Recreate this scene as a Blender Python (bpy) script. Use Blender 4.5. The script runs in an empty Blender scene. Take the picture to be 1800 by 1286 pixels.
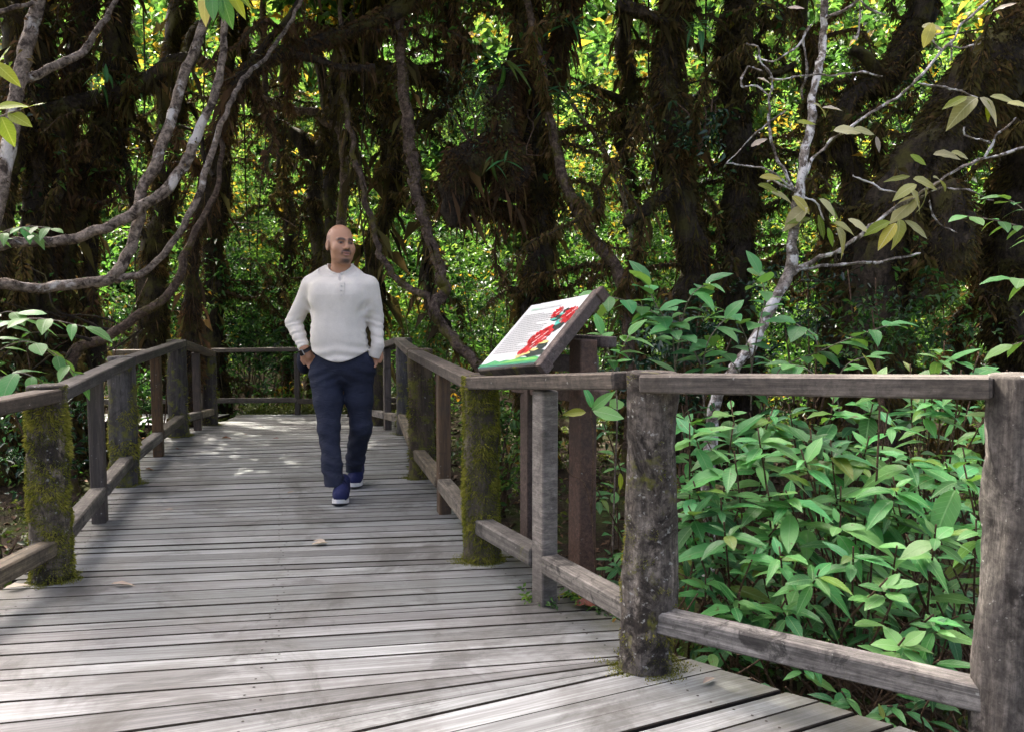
import bpy, bmesh, math, random
import numpy as np
from mathutils import Vector, Matrix, noise as mnoise

random.seed(7)
RS = np.random.RandomState(11)
sc = bpy.context.scene
COL = sc.collection
R = math.radians

# ------------------------------------------------------------------ camera
CH, F, TH = 1.27, 1450.0, R(4.38)
cam_d = bpy.data.cameras.new('camera')
cam = bpy.data.objects.new('camera', cam_d); COL.objects.link(cam)
cam.location = (0, 0, CH); cam.rotation_euler = (R(90) - TH, 0, 0)
cam_d.sensor_width = 36; cam_d.lens = 36 * F / 1800.0
cam_d.clip_start = 0.05; cam_d.clip_end = 400
cam_d.dof.use_dof = True; cam_d.dof.focus_distance = 5.2; cam_d.dof.aperture_fstop = 13.0
sc.camera = cam

# ------------------------------------------------------------------ sky, sun, exposure
SUN = Vector((-0.30, 0.52, 0.80)).normalized()        # towards the sun
w = bpy.data.worlds.new('World'); sc.world = w; w.use_nodes = True
nt = w.node_tree; nt.nodes.clear()
sky = nt.nodes.new('ShaderNodeTexSky'); sky.sky_type = 'NISHITA'; sky.sun_disc = False
sky.sun_elevation = math.asin(SUN.z); sky.sun_rotation = math.atan2(SUN.x, SUN.y)
sky.dust_density = 6.0; sky.air_density = 0.2; sky.ozone_density = 0.0
bg = nt.nodes.new('ShaderNodeBackground'); bg.inputs[1].default_value = 0.15
wo = nt.nodes.new('ShaderNodeOutputWorld')
nt.links.new(sky.outputs[0], bg.inputs[0]); nt.links.new(bg.outputs[0], wo.inputs[0])
sd = bpy.data.lights.new('sun', 'SUN'); sd.energy = 2.0; sd.angle = R(0.53); sd.color = (1, 0.94, 0.82)
sun = bpy.data.objects.new('sun', sd); COL.objects.link(sun)
sun.rotation_euler = SUN.to_track_quat('Z', 'Y').to_euler(); sun.location = (-8, 14, 22)
vs = sc.view_settings
vs.view_transform = 'Standard'; vs.look = 'None'; vs.gamma = 1; vs.use_curve_mapping = False
vs.exposure = 3.12
sc.cycles.max_bounces = 7; sc.cycles.diffuse_bounces = 4; sc.cycles.glossy_bounces = 3
sc.cycles.transmission_bounces = 4; sc.cycles.transparent_max_bounces = 6
sc.cycles.sample_clamp_indirect = 6
sc.cycles.use_denoising = True

# ------------------------------------------------------------------ measuring helpers
def raydir(px, py):
    u, v = (px - 900) / F, (643 - py) / F
    return Vector((u, math.cos(TH) + v * math.sin(TH), -math.sin(TH) + v * math.cos(TH)))
def G(px, py, z=0.0):
    d = raydir(px, py); t = (z - CH) / d.z
    return Vector((d.x * t, d.y * t, z))
def W(px, py, Y):
    d = raydir(px, py); t = Y / d.y
    return Vector((d.x * t, Y, CH + d.z * t))

# ------------------------------------------------------------------ object helpers
def obj(name, mesh, mat=None, parent=None, label=None, cat=None, group=None, kind=None):
    o = bpy.data.objects.new(name, mesh); COL.objects.link(o)
    if mat is not None and mesh is not None and len(mesh.materials) == 0:
        mesh.materials.append(mat)
    if parent is not None:
        o.parent = parent
        o.matrix_parent_inverse = PINV.get(parent.name, Matrix.Identity(4))
    tag(o, label, cat, group, kind)
    return o
PINV = {}
def tag(o, label=None, cat=None, group=None, kind=None):
    if label: o['label'] = label
    if cat: o['category'] = cat
    if group: o['group'] = group
    if kind: o['kind'] = kind
def thing(name, loc, label=None, cat=None, group=None, kind=None):
    o = bpy.data.objects.new(name, None); COL.objects.link(o)
    o.location = loc; o.empty_display_size = 0.1
    PINV[o.name] = Matrix.Translation(-Vector(loc))
    tag(o, label, cat, group, kind)
    return o
def register(o):                                   # a mesh object that parents parts
    PINV[o.name] = o.matrix_basis.inverted() if o.parent is None else Matrix.Identity(4)

def mesh_np(name, V, Fc, attrs=None, smooth=False, colors=None):
    V = np.asarray(V, np.float32); Fc = np.asarray(Fc, np.int32)
    me = bpy.data.meshes.new(name); k = Fc.shape[1]
    me.vertices.add(len(V)); me.vertices.foreach_set('co', V.ravel())
    me.loops.add(Fc.size); me.loops.foreach_set('vertex_index', Fc.ravel())
    me.polygons.add(len(Fc))
    me.polygons.foreach_set('loop_start', np.arange(0, Fc.size, k, dtype=np.int32))
    me.polygons.foreach_set('loop_total', np.full(len(Fc), k, np.int32))
    if smooth: me.polygons.foreach_set('use_smooth', np.ones(len(Fc), bool))
    for an, av in (attrs or {}).items():
        a = me.attributes.new(an, 'FLOAT', 'POINT'); a.data.foreach_set('value', np.asarray(av, np.float32))
    for an, av in (colors or {}).items():
        a = me.attributes.new(an, 'FLOAT_COLOR', 'POINT'); a.data.foreach_set('color', np.asarray(av, np.float32).ravel())
    me.update(calc_edges=True); me.validate()
    return me
def mesh_py(name, V, Fc, smooth=False):
    me = bpy.data.meshes.new(name); me.from_pydata([tuple(v) for v in V], [], Fc); me.update()
    if smooth:
        for p in me.polygons: p.use_smooth = True
    return me
class MB:
    def __init__(s): s.V = []; s.F = []
    def box(s, c, sx, sy, sz, M=None, bev=0.0):
        n = len(s.V); M = M or Matrix.Identity(4)
        hx, hy, hz = sx / 2, sy / 2, sz / 2; b = bev
        if b <= 0:
            P = [(x * hx, y * hy, z * hz) for z in (-1, 1) for y in (-1, 1) for x in (-1, 1)]
            Fs = [(0, 2, 3, 1), (4, 5, 7, 6), (0, 1, 5, 4), (2, 6, 7, 3), (0, 4, 6, 2), (1, 3, 7, 5)]
        else:
            # long axis x: octagonal section plus chamfered ends
            sec = [(-hy + b, -hz), (hy - b, -hz), (hy, -hz + b), (hy, hz - b), (hy - b, hz), (-hy + b, hz), (-hy, hz - b), (-hy, -hz + b)]
            P = []; Fs = []
            rings = [(-hx, 0.0), (-hx + b, 1), (hx - b, 1), (hx, 0.0)]
            for (x, f) in rings:
                for (y, z) in sec:
                    k = 1.0 if f else 1.0 - b / max(hy, hz)
                    P.append((x, y * k, z * k))
            for r in range(3):
                for i in range(8):
                    j = (i + 1) % 8; a = r * 8
                    Fs.append((a + i, a + 8 + i, a + 8 + j, a + j)[::-1])
            Fs.append(tuple(range(0, 8))[::-1]); Fs.append(tuple(range(24, 32)))
        c = Vector(c)
        for p in P: s.V.append(M @ (Vector(p)) + c)
        for f in Fs: s.F.append(tuple(i + n for i in f))
    def beam(s, a, b, wid, hei, bev=0.006, up=Vector((0, 0, 1))):
        a = Vector(a); b = Vector(b); x = (b - a); L = x.length; x.normalize()
        y = up.cross(x).normalized(); z = x.cross(y)
        M = Matrix((x, y, z)).transposed().to_4x4()
        s.box((a + b) / 2, L, wid, hei, M, bev)
    def poly(s, pts, f=None):
        n = len(s.V); s.V += [Vector(p) for p in pts]
        s.F.append(tuple(range(n, n + len(pts))))
    def prism(s, pts, dz):                          # pts counter-clockwise from above
        n = len(s.V); k = len(pts)
        s.V += [Vector(p) for p in pts] + [Vector(p) - Vector((0, 0, dz)) for p in pts]
        s.F.append(tuple(range(n, n + k))); s.F.append(tuple(range(n + 2 * k - 1, n + k - 1, -1)))
        for i in range(k):
            j = (i + 1) % k; s.F.append((n + j, n + i, n + k + i, n + k + j))
    def mesh(s, name, smooth=False): return mesh_py(name, s.V, s.F, smooth)

# ------------------------------------------------------------------ materials
class NB:
    def __init__(s, name):
        s.m = bpy.data.materials.new(name); s.m.use_nodes = True
        s.t = s.m.node_tree; s.t.nodes.clear(); s.out = s.n('ShaderNodeOutputMaterial')
    def n(s, typ, **kw):
        nd = s.t.nodes.new(typ)
        for k, v in kw.items():
            if k.startswith('_'): setattr(nd, k[1:], v)
            else: nd.inputs[k.replace('__', ' ')].default_value = v
        return nd
    def l(s, a, b): s.t.links.new(a, b)
    def ramp(s, fac, stops):
        r = s.n('ShaderNodeValToRGB'); e = r.color_ramp.elements
        while len(e) < len(stops): e.new(0.5)
        for i, (p, c) in enumerate(stops):
            e[i].position = p; e[i].color = (*c, 1) if len(c) == 3 else c
        s.l(fac, r.inputs[0]); return r.outputs[0]
    def noise(s, vec, scale, detail=5, rough=0.6, dist=0.0):
        nd = s.n('ShaderNodeTexNoise', Scale=scale, Detail=detail, Roughness=rough, Distortion=dist)
        if vec is not None: s.l(vec, nd.inputs['Vector'])
        return nd.outputs[0]
    def mapping(s, vec, scale=(1, 1, 1), loc=None):
        nd = s.n('ShaderNodeMapping'); nd.inputs['Scale'].default_value = scale
        s.l(vec, nd.inputs['Vector'])
        if loc is not None: s.l(loc, nd.inputs['Location'])
        return nd.outputs[0]
    def mix(s, fac, a, b, mode='MIX'):
        nd = s.n('ShaderNodeMix', _data_type='RGBA', _blend_type=mode)
        for i, x in ((0, fac), (6, a), (7, b)):
            if isinstance(x, (int, float)): nd.inputs[i].default_value = x
            elif isinstance(x, tuple): nd.inputs[i].default_value = (*x, 1)
            else: s.l(x, nd.inputs[i])
        return nd.outputs[2]
    def math(s, op, a, b=None, clamp=False):
        nd = s.n('ShaderNodeMath', _operation=op); nd.use_clamp = clamp
        for i, x in ((0, a), (1, b)):
            if x is None: continue
            if isinstance(x, (int, float)): nd.inputs[i].default_value = x
            else: s.l(x, nd.inputs[i])
        return nd.outputs[0]
    def bump(s, h, strength=0.4, dist=0.01, normal=None):
        nd = s.n('ShaderNodeBump', Strength=strength, Distance=dist); s.l(h, nd.inputs['Height'])
        if normal is not None: s.l(normal, nd.inputs['Normal'])
        return nd.outputs[0]
    def bsdf(s, col, rough=0.6, normal=None, spec=0.4, **kw):
        p = s.n('ShaderNodeBsdfPrincipled')
        for k, x in (('Base Color', col), ('Roughness', rough), ('Specular IOR Level', spec)):
            if isinstance(x, tuple): p.inputs[k].default_value = (*x, 1)
            elif isinstance(x, (int, float)): p.inputs[k].default_value = x
            else: s.l(x, p.inputs[k])
        if normal is not None: s.l(normal, p.inputs['Normal'])
        for k, x in kw.items(): p.inputs[k.replace('__', ' ')].default_value = x
        return p.outputs[0]
    def done(s, shader): s.l(shader, s.out.inputs[0]); return s.m

def scl(c, k): return tuple(x * k for x in c)

def wood_mat(name, light, dark, stain, scale=(3, 60, 60), rough=0.65, varied=0.5, moss=0.0, bump=0.5, streaks=0.5, blot=6.0, blotf=0.5, blt=0.54, fleck=0.69, ends=0.0, mottle=0.0, mosscol=(0.11, 0.11, 0.015)):
    b = NB(name); tc = b.n('ShaderNodeTexCoord'); oi = b.n('ShaderNodeObjectInfo')
    rnd = oi.outputs['Random']; off = b.n('ShaderNodeCombineXYZ')
    b.l(b.math('MULTIPLY', rnd, 37.0), off.inputs[0]); b.l(b.math('MULTIPLY', rnd, 91.0), off.inputs[1]); b.l(b.math('MULTIPLY', rnd, 53.0), off.inputs[2])
    mp = b.mapping(tc.outputs['Object'], scale, off.outputs[0])
    g1 = b.noise(mp, 1.0, 8, 0.65, 0.6)
    mp2 = b.mapping(tc.outputs['Object'], tuple(x * 4 for x in scale), off.outputs[0])
    g2 = b.noise(mp2, 1.0, 4, 0.7)
    grain = b.math('ADD', b.math('MULTIPLY', g1, 0.65), b.math('MULTIPLY', g2, 0.35))
    col = b.ramp(grain, [(0.36, dark), (0.47, scl(light, 0.62)), (0.56, light), (0.68, scl(light, 1.35))])
    mp3 = b.mapping(tc.outputs['Object'], tuple(x * 0.35 for x in scale), off.outputs[0])
    streak = b.ramp(b.noise(mp3, 1.0, 5, 0.7, 0.8), [(0.42, (0, 0, 0)), (0.60, (1, 1, 1))])
    col = b.mix(b.math('MULTIPLY', streak, streaks), col, b.mix(0.5, dark, stain))
    # board to board
    hv = b.n('ShaderNodeHueSaturation'); b.l(col, hv.inputs['Color'])
    mr = b.n('ShaderNodeMapRange'); b.l(rnd, mr.inputs[0]); mr.inputs[3].default_value = 1 - varied; mr.inputs[4].default_value = 1 + varied * 0.6
    b.l(mr.outputs[0], hv.inputs['Value'])
    ms = b.n('ShaderNodeMapRange'); b.l(b.math('FRACT', b.math('MULTIPLY', rnd, 7.31)), ms.inputs[0]); ms.inputs[3].default_value = 0.4; ms.inputs[4].default_value = 1.5
    b.l(ms.outputs[0], hv.inputs['Saturation'])
    geo = b.n('ShaderNodeNewGeometry'); pos = geo.outputs['Position']
    st = b.noise(pos, 2.3, 6, 0.65, 0.5)
    stf = b.ramp(st, [(0.45, (0, 0, 0)), (0.66, (1, 1, 1))])
    col2 = b.mix(b.math('MULTIPLY', stf, 0.6), hv.outputs[0], stain)
    bl = b.ramp(b.noise(pos, blot, 6, 0.72, 0.8), [(blt, (0, 0, 0)), (blt + 0.09, (1, 1, 1))])
    col2 = b.mix(b.math('MULTIPLY', bl, blotf), col2, scl(stain, 0.45))
    if mottle > 0:
        col2 = b.mix(mottle, col2, b.ramp(b.noise(pos, 34, 6, 0.75, 0.5), [(0.38, (0.3, 0.28, 0.26)), (0.62, (1.45, 1.42, 1.38))]), 'MULTIPLY')
    # pale lichen flecks
    fl = b.noise(pos, 46, 3, 0.6)
    flf = b.ramp(fl, [(fleck, (0, 0, 0)), (fleck + 0.05, (1, 1, 1))])
    col3 = b.mix(b.math('MULTIPLY', flf, 0.45), col2, (0.42, 0.42, 0.38))
    if ends > 0:
        sg = b.n('ShaderNodeSeparateXYZ'); b.l(tc.outputs['Generated'], sg.inputs[0])
        e_ = b.math('ABSOLUTE', b.math('SUBTRACT', sg.outputs[0], 0.5))
        ef = b.math('ADD', e_, b.math('MULTIPLY', b.math('SUBTRACT', b.noise(pos, 3.5, 5, 0.7), 0.5), 0.34))
        er = b.ramp(ef, [(0.39, (0, 0, 0)), (0.5, (1, 1, 1))])
        col3 = b.mix(b.math('MULTIPLY', er, ends), col3, b.mix(b.noise(pos, 14, 4, 0.7), (0.022, 0.02, 0.014), (0.075, 0.072, 0.03)))
    if moss > 0:
        mo = b.noise(pos, 9, 6, 0.7, 0.3)
        sep = b.n('ShaderNodeSeparateXYZ'); b.l(tc.outputs['Object'], sep.inputs[0])
        t = 0.78 - 0.5 * moss
        mf = b.ramp(mo, [(t - 0.05, (0, 0, 0)), (t + 0.06, (1, 1, 1))])
        mc = b.mix(b.noise(pos, 35, 3), scl(mosscol, 0.5), scl(mosscol, 1.5))
        col3 = b.mix(b.math('MULTIPLY', mf, 0.9), col3, mc)
    nrm = b.bump(grain, bump, 0.006)
    rr = b.math('ADD', b.math('MULTIPLY', stf, 0.12), rough)
    return b.done(b.bsdf(col3, rr, nrm, 0.35))

def leaf_mass_mat(name, stops, rough=0.38, trans=0.35, tcol=1.6, spec=0.5):
    b = NB(name); at = b.n('ShaderNodeAttribute', _attribute_name='tint')
    col = b.ramp(at.outputs['Fac'], stops)
    p = b.bsdf(col, rough, None, spec)
    tr = b.n('ShaderNodeBsdfTranslucent')
    tc_ = b.mix(1.0, col, (tcol * 0.95, tcol, tcol * 0.6), 'MULTIPLY'); b.l(tc_, tr.inputs[0])
    mx = b.n('ShaderNodeMixShader'); mx.inputs[0].default_value = trans
    b.l(p, mx.inputs[1]); b.l(tr.outputs[0], mx.inputs[2])
    return b.done(mx.outputs[0])

def big_leaf_mat(name, c1, c2, rib, yellow=None, rough=0.42, trans=0.3, spots=0.0):
    b = NB(name); tc = b.n('ShaderNodeTexCoord'); oi = b.n('ShaderNodeObjectInfo')
    sp = b.n('ShaderNodeSeparateXYZ'); b.l(tc.outputs['Object'], sp.inputs[0])
    ax = b.math('ABSOLUTE', sp.outputs[0])
    mid = b.math('SUBTRACT', 1.0, b.math('MULTIPLY', ax, 55.0), True)
    vein = b.math('SINE', b.math('MULTIPLY', b.math('SUBTRACT', sp.outputs[1], b.math('MULTIPLY', ax, 0.9)), 62.0))
    vf = b.math('MULTIPLY', b.math('SUBTRACT', vein, 0.86, True), 5.0, True)
    geo = b.n('ShaderNodeNewGeometry')
    blot = b.noise(geo.outputs['Position'], 18, 4, 0.6)
    rn = oi.outputs['Random']
    base = b.mix(rn, c1, c2)
    base = b.mix(b.math('MULTIPLY', blot, 0.5), base, scl(c1, 0.6))
    hv = b.n('ShaderNodeHueSaturation'); b.l(base, hv.inputs['Color'])
    mv = b.n('ShaderNodeMapRange'); b.l(b.math('FRACT', b.math('MULTIPLY', rn, 29.3)), mv.inputs[0]); mv.inputs[3].default_value = 0.65; mv.inputs[4].default_value = 1.4
    b.l(mv.outputs[0], hv.inputs['Value'])
    mh = b.n('ShaderNodeMapRange'); b.l(b.math('FRACT', b.math('MULTIPLY', rn, 17.9)), mh.inputs[0]); mh.inputs[3].default_value = 0.465; mh.inputs[4].default_value = 0.515
    b.l(mh.outputs[0], hv.inputs['Hue']); base = hv.outputs[0]
    if yellow is not None:
        yf = b.math('MULTIPLY', b.math('SUBTRACT', b.math('FRACT', b.math('MULTIPLY', rn, 13.7)), 0.88, True), 8.0, True)
        base = b.mix(yf, base, yellow)
    if spots > 0:
        s_ = b.noise(geo.outputs['Position'], 26, 3, 0.6)
        sf = b.ramp(s_, [(0.66, (0, 0, 0)), (0.70, (1, 1, 1))])
        base = b.mix(b.math('MULTIPLY', sf, spots), base, (0.12, 0.07, 0.025))
    col = b.mix(b.math('MULTIPLY', vf, 0.35), base, rib)
    col = b.mix(b.math('MULTIPLY', mid, 0.75), col, rib)
    # pale underside
    col = b.mix(b.math('MULTIPLY', geo.outputs['Backfacing'], 0.35), col, (0.2, 0.26, 0.13))
    nrm = b.bump(b.math('ADD', vf, mid), 0.25, 0.01)
    p = b.bsdf(col, rough, nrm, 0.35)
    tr = b.n('ShaderNodeBsdfTranslucent'); b.l(b.mix(1.0, col, (1.5, 1.5, 0.5), 'MULTIPLY'), tr.inputs[0])
    mx = b.n('ShaderNodeMixShader'); mx.inputs[0].default_value = trans
    b.l(p, mx.inputs[1]); b.l(tr.outputs[0], mx.inputs[2])
    return b.done(mx.outputs[0])

def bark_mat(name, c1, c2, patch=None, pscale=4, pt=0.6, scale=(14, 14, 3), moss=None, mt=0.5):
    b = NB(name); geo = b.n('ShaderNodeNewGeometry'); pos = geo.outputs['Position']
    mp = b.mapping(pos, scale)
    g = b.noise(mp, 1.0, 8, 0.7, 0.8)
    col = b.ramp(g, [(0.40, c1), (0.52, scl(c2, 0.6)), (0.64, c2)])
    col = b.mix(0.7, col, b.ramp(b.noise(pos, 42, 5, 0.7), [(0.36, (0.35, 0.35, 0.35)), (0.64, (1.35, 1.35, 1.35))]), 'MULTIPLY')
    if patch is not None:
        pf = b.ramp(b.noise(pos, pscale, 6, 0.65, 0.4), [(pt, (0, 0, 0)), (pt + 0.06, (1, 1, 1))])
        col = b.mix(b.math('MULTIPLY', pf, 0.85), col, patch)
    if moss is not None:
        mf = b.ramp(b.noise(pos, 3.1, 7, 0.7, 0.4), [(mt, (0, 0, 0)), (mt + 0.1, (1, 1, 1))])
        col = b.mix(mf, col, b.mix(b.noise(pos, 30, 3), scl(moss, 0.5), scl(moss, 1.4)))
    nrm = b.bump(b.math('ADD', g, b.noise(pos, 60, 3)), 0.7, 0.015)
    return b.done(b.bsdf(col, 0.85, nrm, 0.2))

def simple_mat(name, c, rough=0.6, spec=0.4, var=0.25, nscale=40, bump=0.15):
    b = NB(name); tc = b.n('ShaderNodeTexCoord')
    n_ = b.noise(tc.outputs['Object'], nscale, 4, 0.6)
    col = b.ramp(n_, [(0.3, scl(c, 1 - var)), (0.7, scl(c, 1 + var))])
    return b.done(b.bsdf(col, rough, b.bump(n_, bump, 0.003), spec))

def tint_mat(name, stops, rough=0.9, spec=0.15, trans=0.0):
    b = NB(name); at = b.n('ShaderNodeAttribute', _attribute_name='tint')
    col = b.ramp(at.outputs['Fac'], stops)
    p = b.bsdf(col, rough, None, spec)
    if trans > 0:
        tr = b.n('ShaderNodeBsdfTranslucent'); b.l(col, tr.inputs[0])
        mx = b.n('ShaderNodeMixShader'); mx.inputs[0].default_value = trans
        b.l(p, mx.inputs[1]); b.l(tr.outputs[0], mx.inputs[2]); p = mx.outputs[0]
    return b.done(p)

M = {}
M['deck'] = wood_mat('weathered_deck', (0.278, 0.290, 0.286), (0.152, 0.155, 0.15), (0.085, 0.08, 0.07), scale=(1.3, 80, 80), rough=0.45, varied=0.42, bump=0.3, streaks=0.16, blot=2.4, blotf=0.5, blt=0.52, fleck=0.72, ends=0.65)
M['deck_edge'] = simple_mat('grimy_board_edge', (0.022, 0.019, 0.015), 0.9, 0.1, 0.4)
M['rail'] = wood_mat('weathered_rail', (0.128, 0.098, 0.068), (0.032, 0.024, 0.017), (0.055, 0.045, 0.034), scale=(3, 70, 70), rough=0.7, varied=0.2, moss=0.1, streaks=0.5, blotf=0.35, mottle=0.5)
M['rail_grey'] = wood_mat('grey_lower_rail', (0.215, 0.186, 0.142), (0.06, 0.05, 0.038), (0.028, 0.025, 0.021), scale=(3, 70, 70), rough=0.7, varied=0.2, moss=0.16, streaks=0.4, blot=8, blotf=0.8, mottle=0.4)
M['post'] = wood_mat('round_post_wood', (0.18, 0.145, 0.105), (0.048, 0.038, 0.027), (0.036, 0.028, 0.02), scale=(30, 30, 3.0), rough=0.88, varied=0.1, moss=0.30, bump=1.0, streaks=0.6, blot=4.2, blotf=0.95, blt=0.47, fleck=0.625, mottle=0.9)
M['post_bare'] = wood_mat('bare_round_post_wood', (0.185, 0.152, 0.115), (0.048, 0.038, 0.028), (0.035, 0.028, 0.023), scale=(30, 30, 2.4), rough=0.88, varied=0.1, moss=0.12, bump=1.0, streaks=0.7, blot=3.4, blotf=0.9, blt=0.50, fleck=0.67, mottle=0.7)
M['post_dark'] = wood_mat('dark_post_wood', (0.10, 0.08, 0.06), (0.022, 0.018, 0.014), (0.03, 0.025, 0.02), scale=(26, 26, 2.6), rough=0.85, varied=0.2, moss=0.42, bump=0.9)
M['baluster'] = wood_mat('baluster_wood', (0.125, 0.085, 0.055), (0.042, 0.029, 0.02), (0.05, 0.042, 0.034), scale=(55, 55, 3), rough=0.7, varied=0.3, moss=0.1)
M['baluster_pale'] = wood_mat('pale_baluster_wood', (0.22, 0.19, 0.155), (0.09, 0.075, 0.06), (0.05, 0.045, 0.038), scale=(14, 14, 60), rough=0.75, varied=0.05, moss=0.05, streaks=0.3, blot=4)
M['sign_wood'] = wood_mat('sign_frame_wood', (0.15, 0.105, 0.085), (0.055, 0.04, 0.033), (0.06, 0.046, 0.038), scale=(60, 60, 60), rough=0.8, varied=0.15, bump=0.7, streaks=0.3)
M['moss'] = tint_mat('post_moss', [(0, (0.022, 0.026, 0.006)), (0.4, (0.085, 0.095, 0.012)), (0.7, (0.17, 0.18, 0.022)), (1, (0.29, 0.27, 0.05))], trans=0.15)
M['fuzz'] = tint_mat('trunk_moss', [(0, (0.014, 0.011, 0.006)), (0.35, (0.045, 0.034, 0.014)), (0.6, (0.085, 0.072, 0.018)), (0.8, (0.11, 0.065, 0.028)), (1, (0.19, 0.12, 0.04))], trans=0.2)
M['fuzz_red'] = tint_mat('rusty_moss', [(0, (0.02, 0.014, 0.008)), (0.4, (0.06, 0.038, 0.018)), (0.75, (0.115, 0.062, 0.028)), (1, (0.13, 0.11, 0.03))], trans=0.2)
M['bark_dark'] = bark_mat('dark_mossy_bark', (0.018, 0.014, 0.010), (0.07, 0.052, 0.034), moss=(0.065, 0.058, 0.016), mt=0.5)
M['bark_pale'] = bark_mat('pale_smooth_bark', (0.05, 0.036, 0.026), (0.36, 0.28, 0.21), patch=(0.62, 0.57, 0.5), pscale=3.4, pt=0.58, scale=(15, 15, 15))  # white patches: lichen, plus sunlit spots put into the colour
M['bark_white'] = bark_mat('white_lichen_bark', (0.09, 0.07, 0.052), (0.42, 0.36, 0.30), patch=(0.75, 0.72, 0.68), pscale=11, pt=0.5, scale=(22, 22, 22))
M['bark_red'] = bark_mat('reddish_bark', (0.06, 0.04, 0.028), (0.20, 0.14, 0.10), patch=(0.3, 0.26, 0.22), pscale=6, pt=0.66, moss=(0.10, 0.09, 0.012), mt=0.53, scale=(16, 16, 16))
M['twig'] = bark_mat('twig_bark', (0.16, 0.12, 0.09), (0.38, 0.31, 0.25), scale=(40, 40, 40))
M['stem'] = bark_mat('shrub_stem', (0.07, 0.045, 0.028), (0.19, 0.12, 0.075), scale=(40, 40, 40))
GREENS = [(0, (0.010, 0.028, 0.010)), (0.3, (0.03, 0.085, 0.022)), (0.6, (0.07, 0.16, 0.032)), (0.82, (0.125, 0.215, 0.04)), (0.93, (0.22, 0.23, 0.04)), (1, (0.33, 0.16, 0.02))]
M['leaves'] = leaf_mass_mat('understory_leaves', GREENS, trans=0.4, spec=0.35)
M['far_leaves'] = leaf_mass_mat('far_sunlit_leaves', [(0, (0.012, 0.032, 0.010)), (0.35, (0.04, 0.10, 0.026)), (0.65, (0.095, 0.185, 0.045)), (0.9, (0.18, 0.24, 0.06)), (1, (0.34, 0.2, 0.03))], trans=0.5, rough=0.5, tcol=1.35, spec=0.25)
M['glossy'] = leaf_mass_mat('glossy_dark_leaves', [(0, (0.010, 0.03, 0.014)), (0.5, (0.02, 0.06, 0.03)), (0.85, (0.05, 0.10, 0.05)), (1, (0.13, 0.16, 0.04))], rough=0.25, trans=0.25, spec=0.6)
M['ground_cover'] = leaf_mass_mat('ground_cover_leaves', [(0, (0.03, 0.05, 0.012)), (0.5, (0.08, 0.12, 0.02)), (1, (0.17, 0.19, 0.04))], trans=0.3)
M['litter'] = tint_mat('leaf_litter', [(0, (0.03, 0.018, 0.010)), (0.5, (0.09, 0.05, 0.025)), (0.85, (0.17, 0.09, 0.045)), (1, (0.05, 0.10, 0.02))], 0.7, 0.3)
M['leaf_a'] = big_leaf_mat('broad_leaf', (0.05, 0.235, 0.066), (0.125, 0.40, 0.115), (0.26, 0.47, 0.19), yellow=(0.15, 0.25, 0.03), spots=0.7)
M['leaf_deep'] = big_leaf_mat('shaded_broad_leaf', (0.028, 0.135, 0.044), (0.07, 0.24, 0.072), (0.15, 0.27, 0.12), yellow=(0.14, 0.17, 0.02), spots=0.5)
M['leaf_b'] = big_leaf_mat('rounded_leaf', (0.05, 0.21, 0.07), (0.105, 0.32, 0.105), (0.2, 0.34, 0.15))
M['leaf_c'] = big_leaf_mat('light_leaf', (0.085, 0.27, 0.07), (0.15, 0.36, 0.11), (0.26, 0.4, 0.2), spots=0.5)
M['leaf_pale'] = big_leaf_mat('pale_yellowing_leaf', (0.40, 0.42, 0.15), (0.56, 0.54, 0.30), (0.6, 0.58, 0.38), yellow=(0.42, 0.36, 0.03), trans=0.35)
M['leaf_yellow'] = big_leaf_mat('fresh_yellow_green_leaf', (0.20, 0.30, 0.03), (0.26, 0.33, 0.045), (0.4, 0.45, 0.15), trans=0.45)
M['leaf_dry'] = big_leaf_mat('dry_leaf', (0.24, 0.14, 0.07), (0.36, 0.22, 0.13), (0.2, 0.11, 0.06), trans=0.1, rough=0.6)
M['leaf_drypale'] = big_leaf_mat('dry_pale_leaf', (0.42, 0.36, 0.27), (0.5, 0.43, 0.33), (0.3, 0.22, 0.14), trans=0.1, rough=0.6)
M['leaf_red'] = big_leaf_mat('dry_red_leaf', (0.16, 0.04, 0.025), (0.22, 0.07, 0.035), (0.1, 0.04, 0.02), trans=0.1, rough=0.6)

def ground_mat():
    b = NB('forest_floor'); geo = b.n('ShaderNodeNewGeometry'); pos = geo.outputs['Position']
    n1 = b.noise(pos, 1.4, 8, 0.65); n2 = b.noise(pos, 28, 5, 0.7)
    c = b.ramp(n2, [(0.3, (0.012, 0.009, 0.006)), (0.55, (0.04, 0.028, 0.017)), (0.75, (0.085, 0.055, 0.03))])
    mf = b.ramp(n1, [(0.48, (0, 0, 0)), (0.6, (1, 1, 1))])
    c = b.mix(b.math('MULTIPLY', mf, 0.8), c, b.mix(n2, (0.02, 0.035, 0.008), (0.07, 0.09, 0.015)))
    return b.done(b.bsdf(c, 0.95, b.bump(n2, 0.9, 0.04), 0.15))
M['ground'] = ground_mat()

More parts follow.
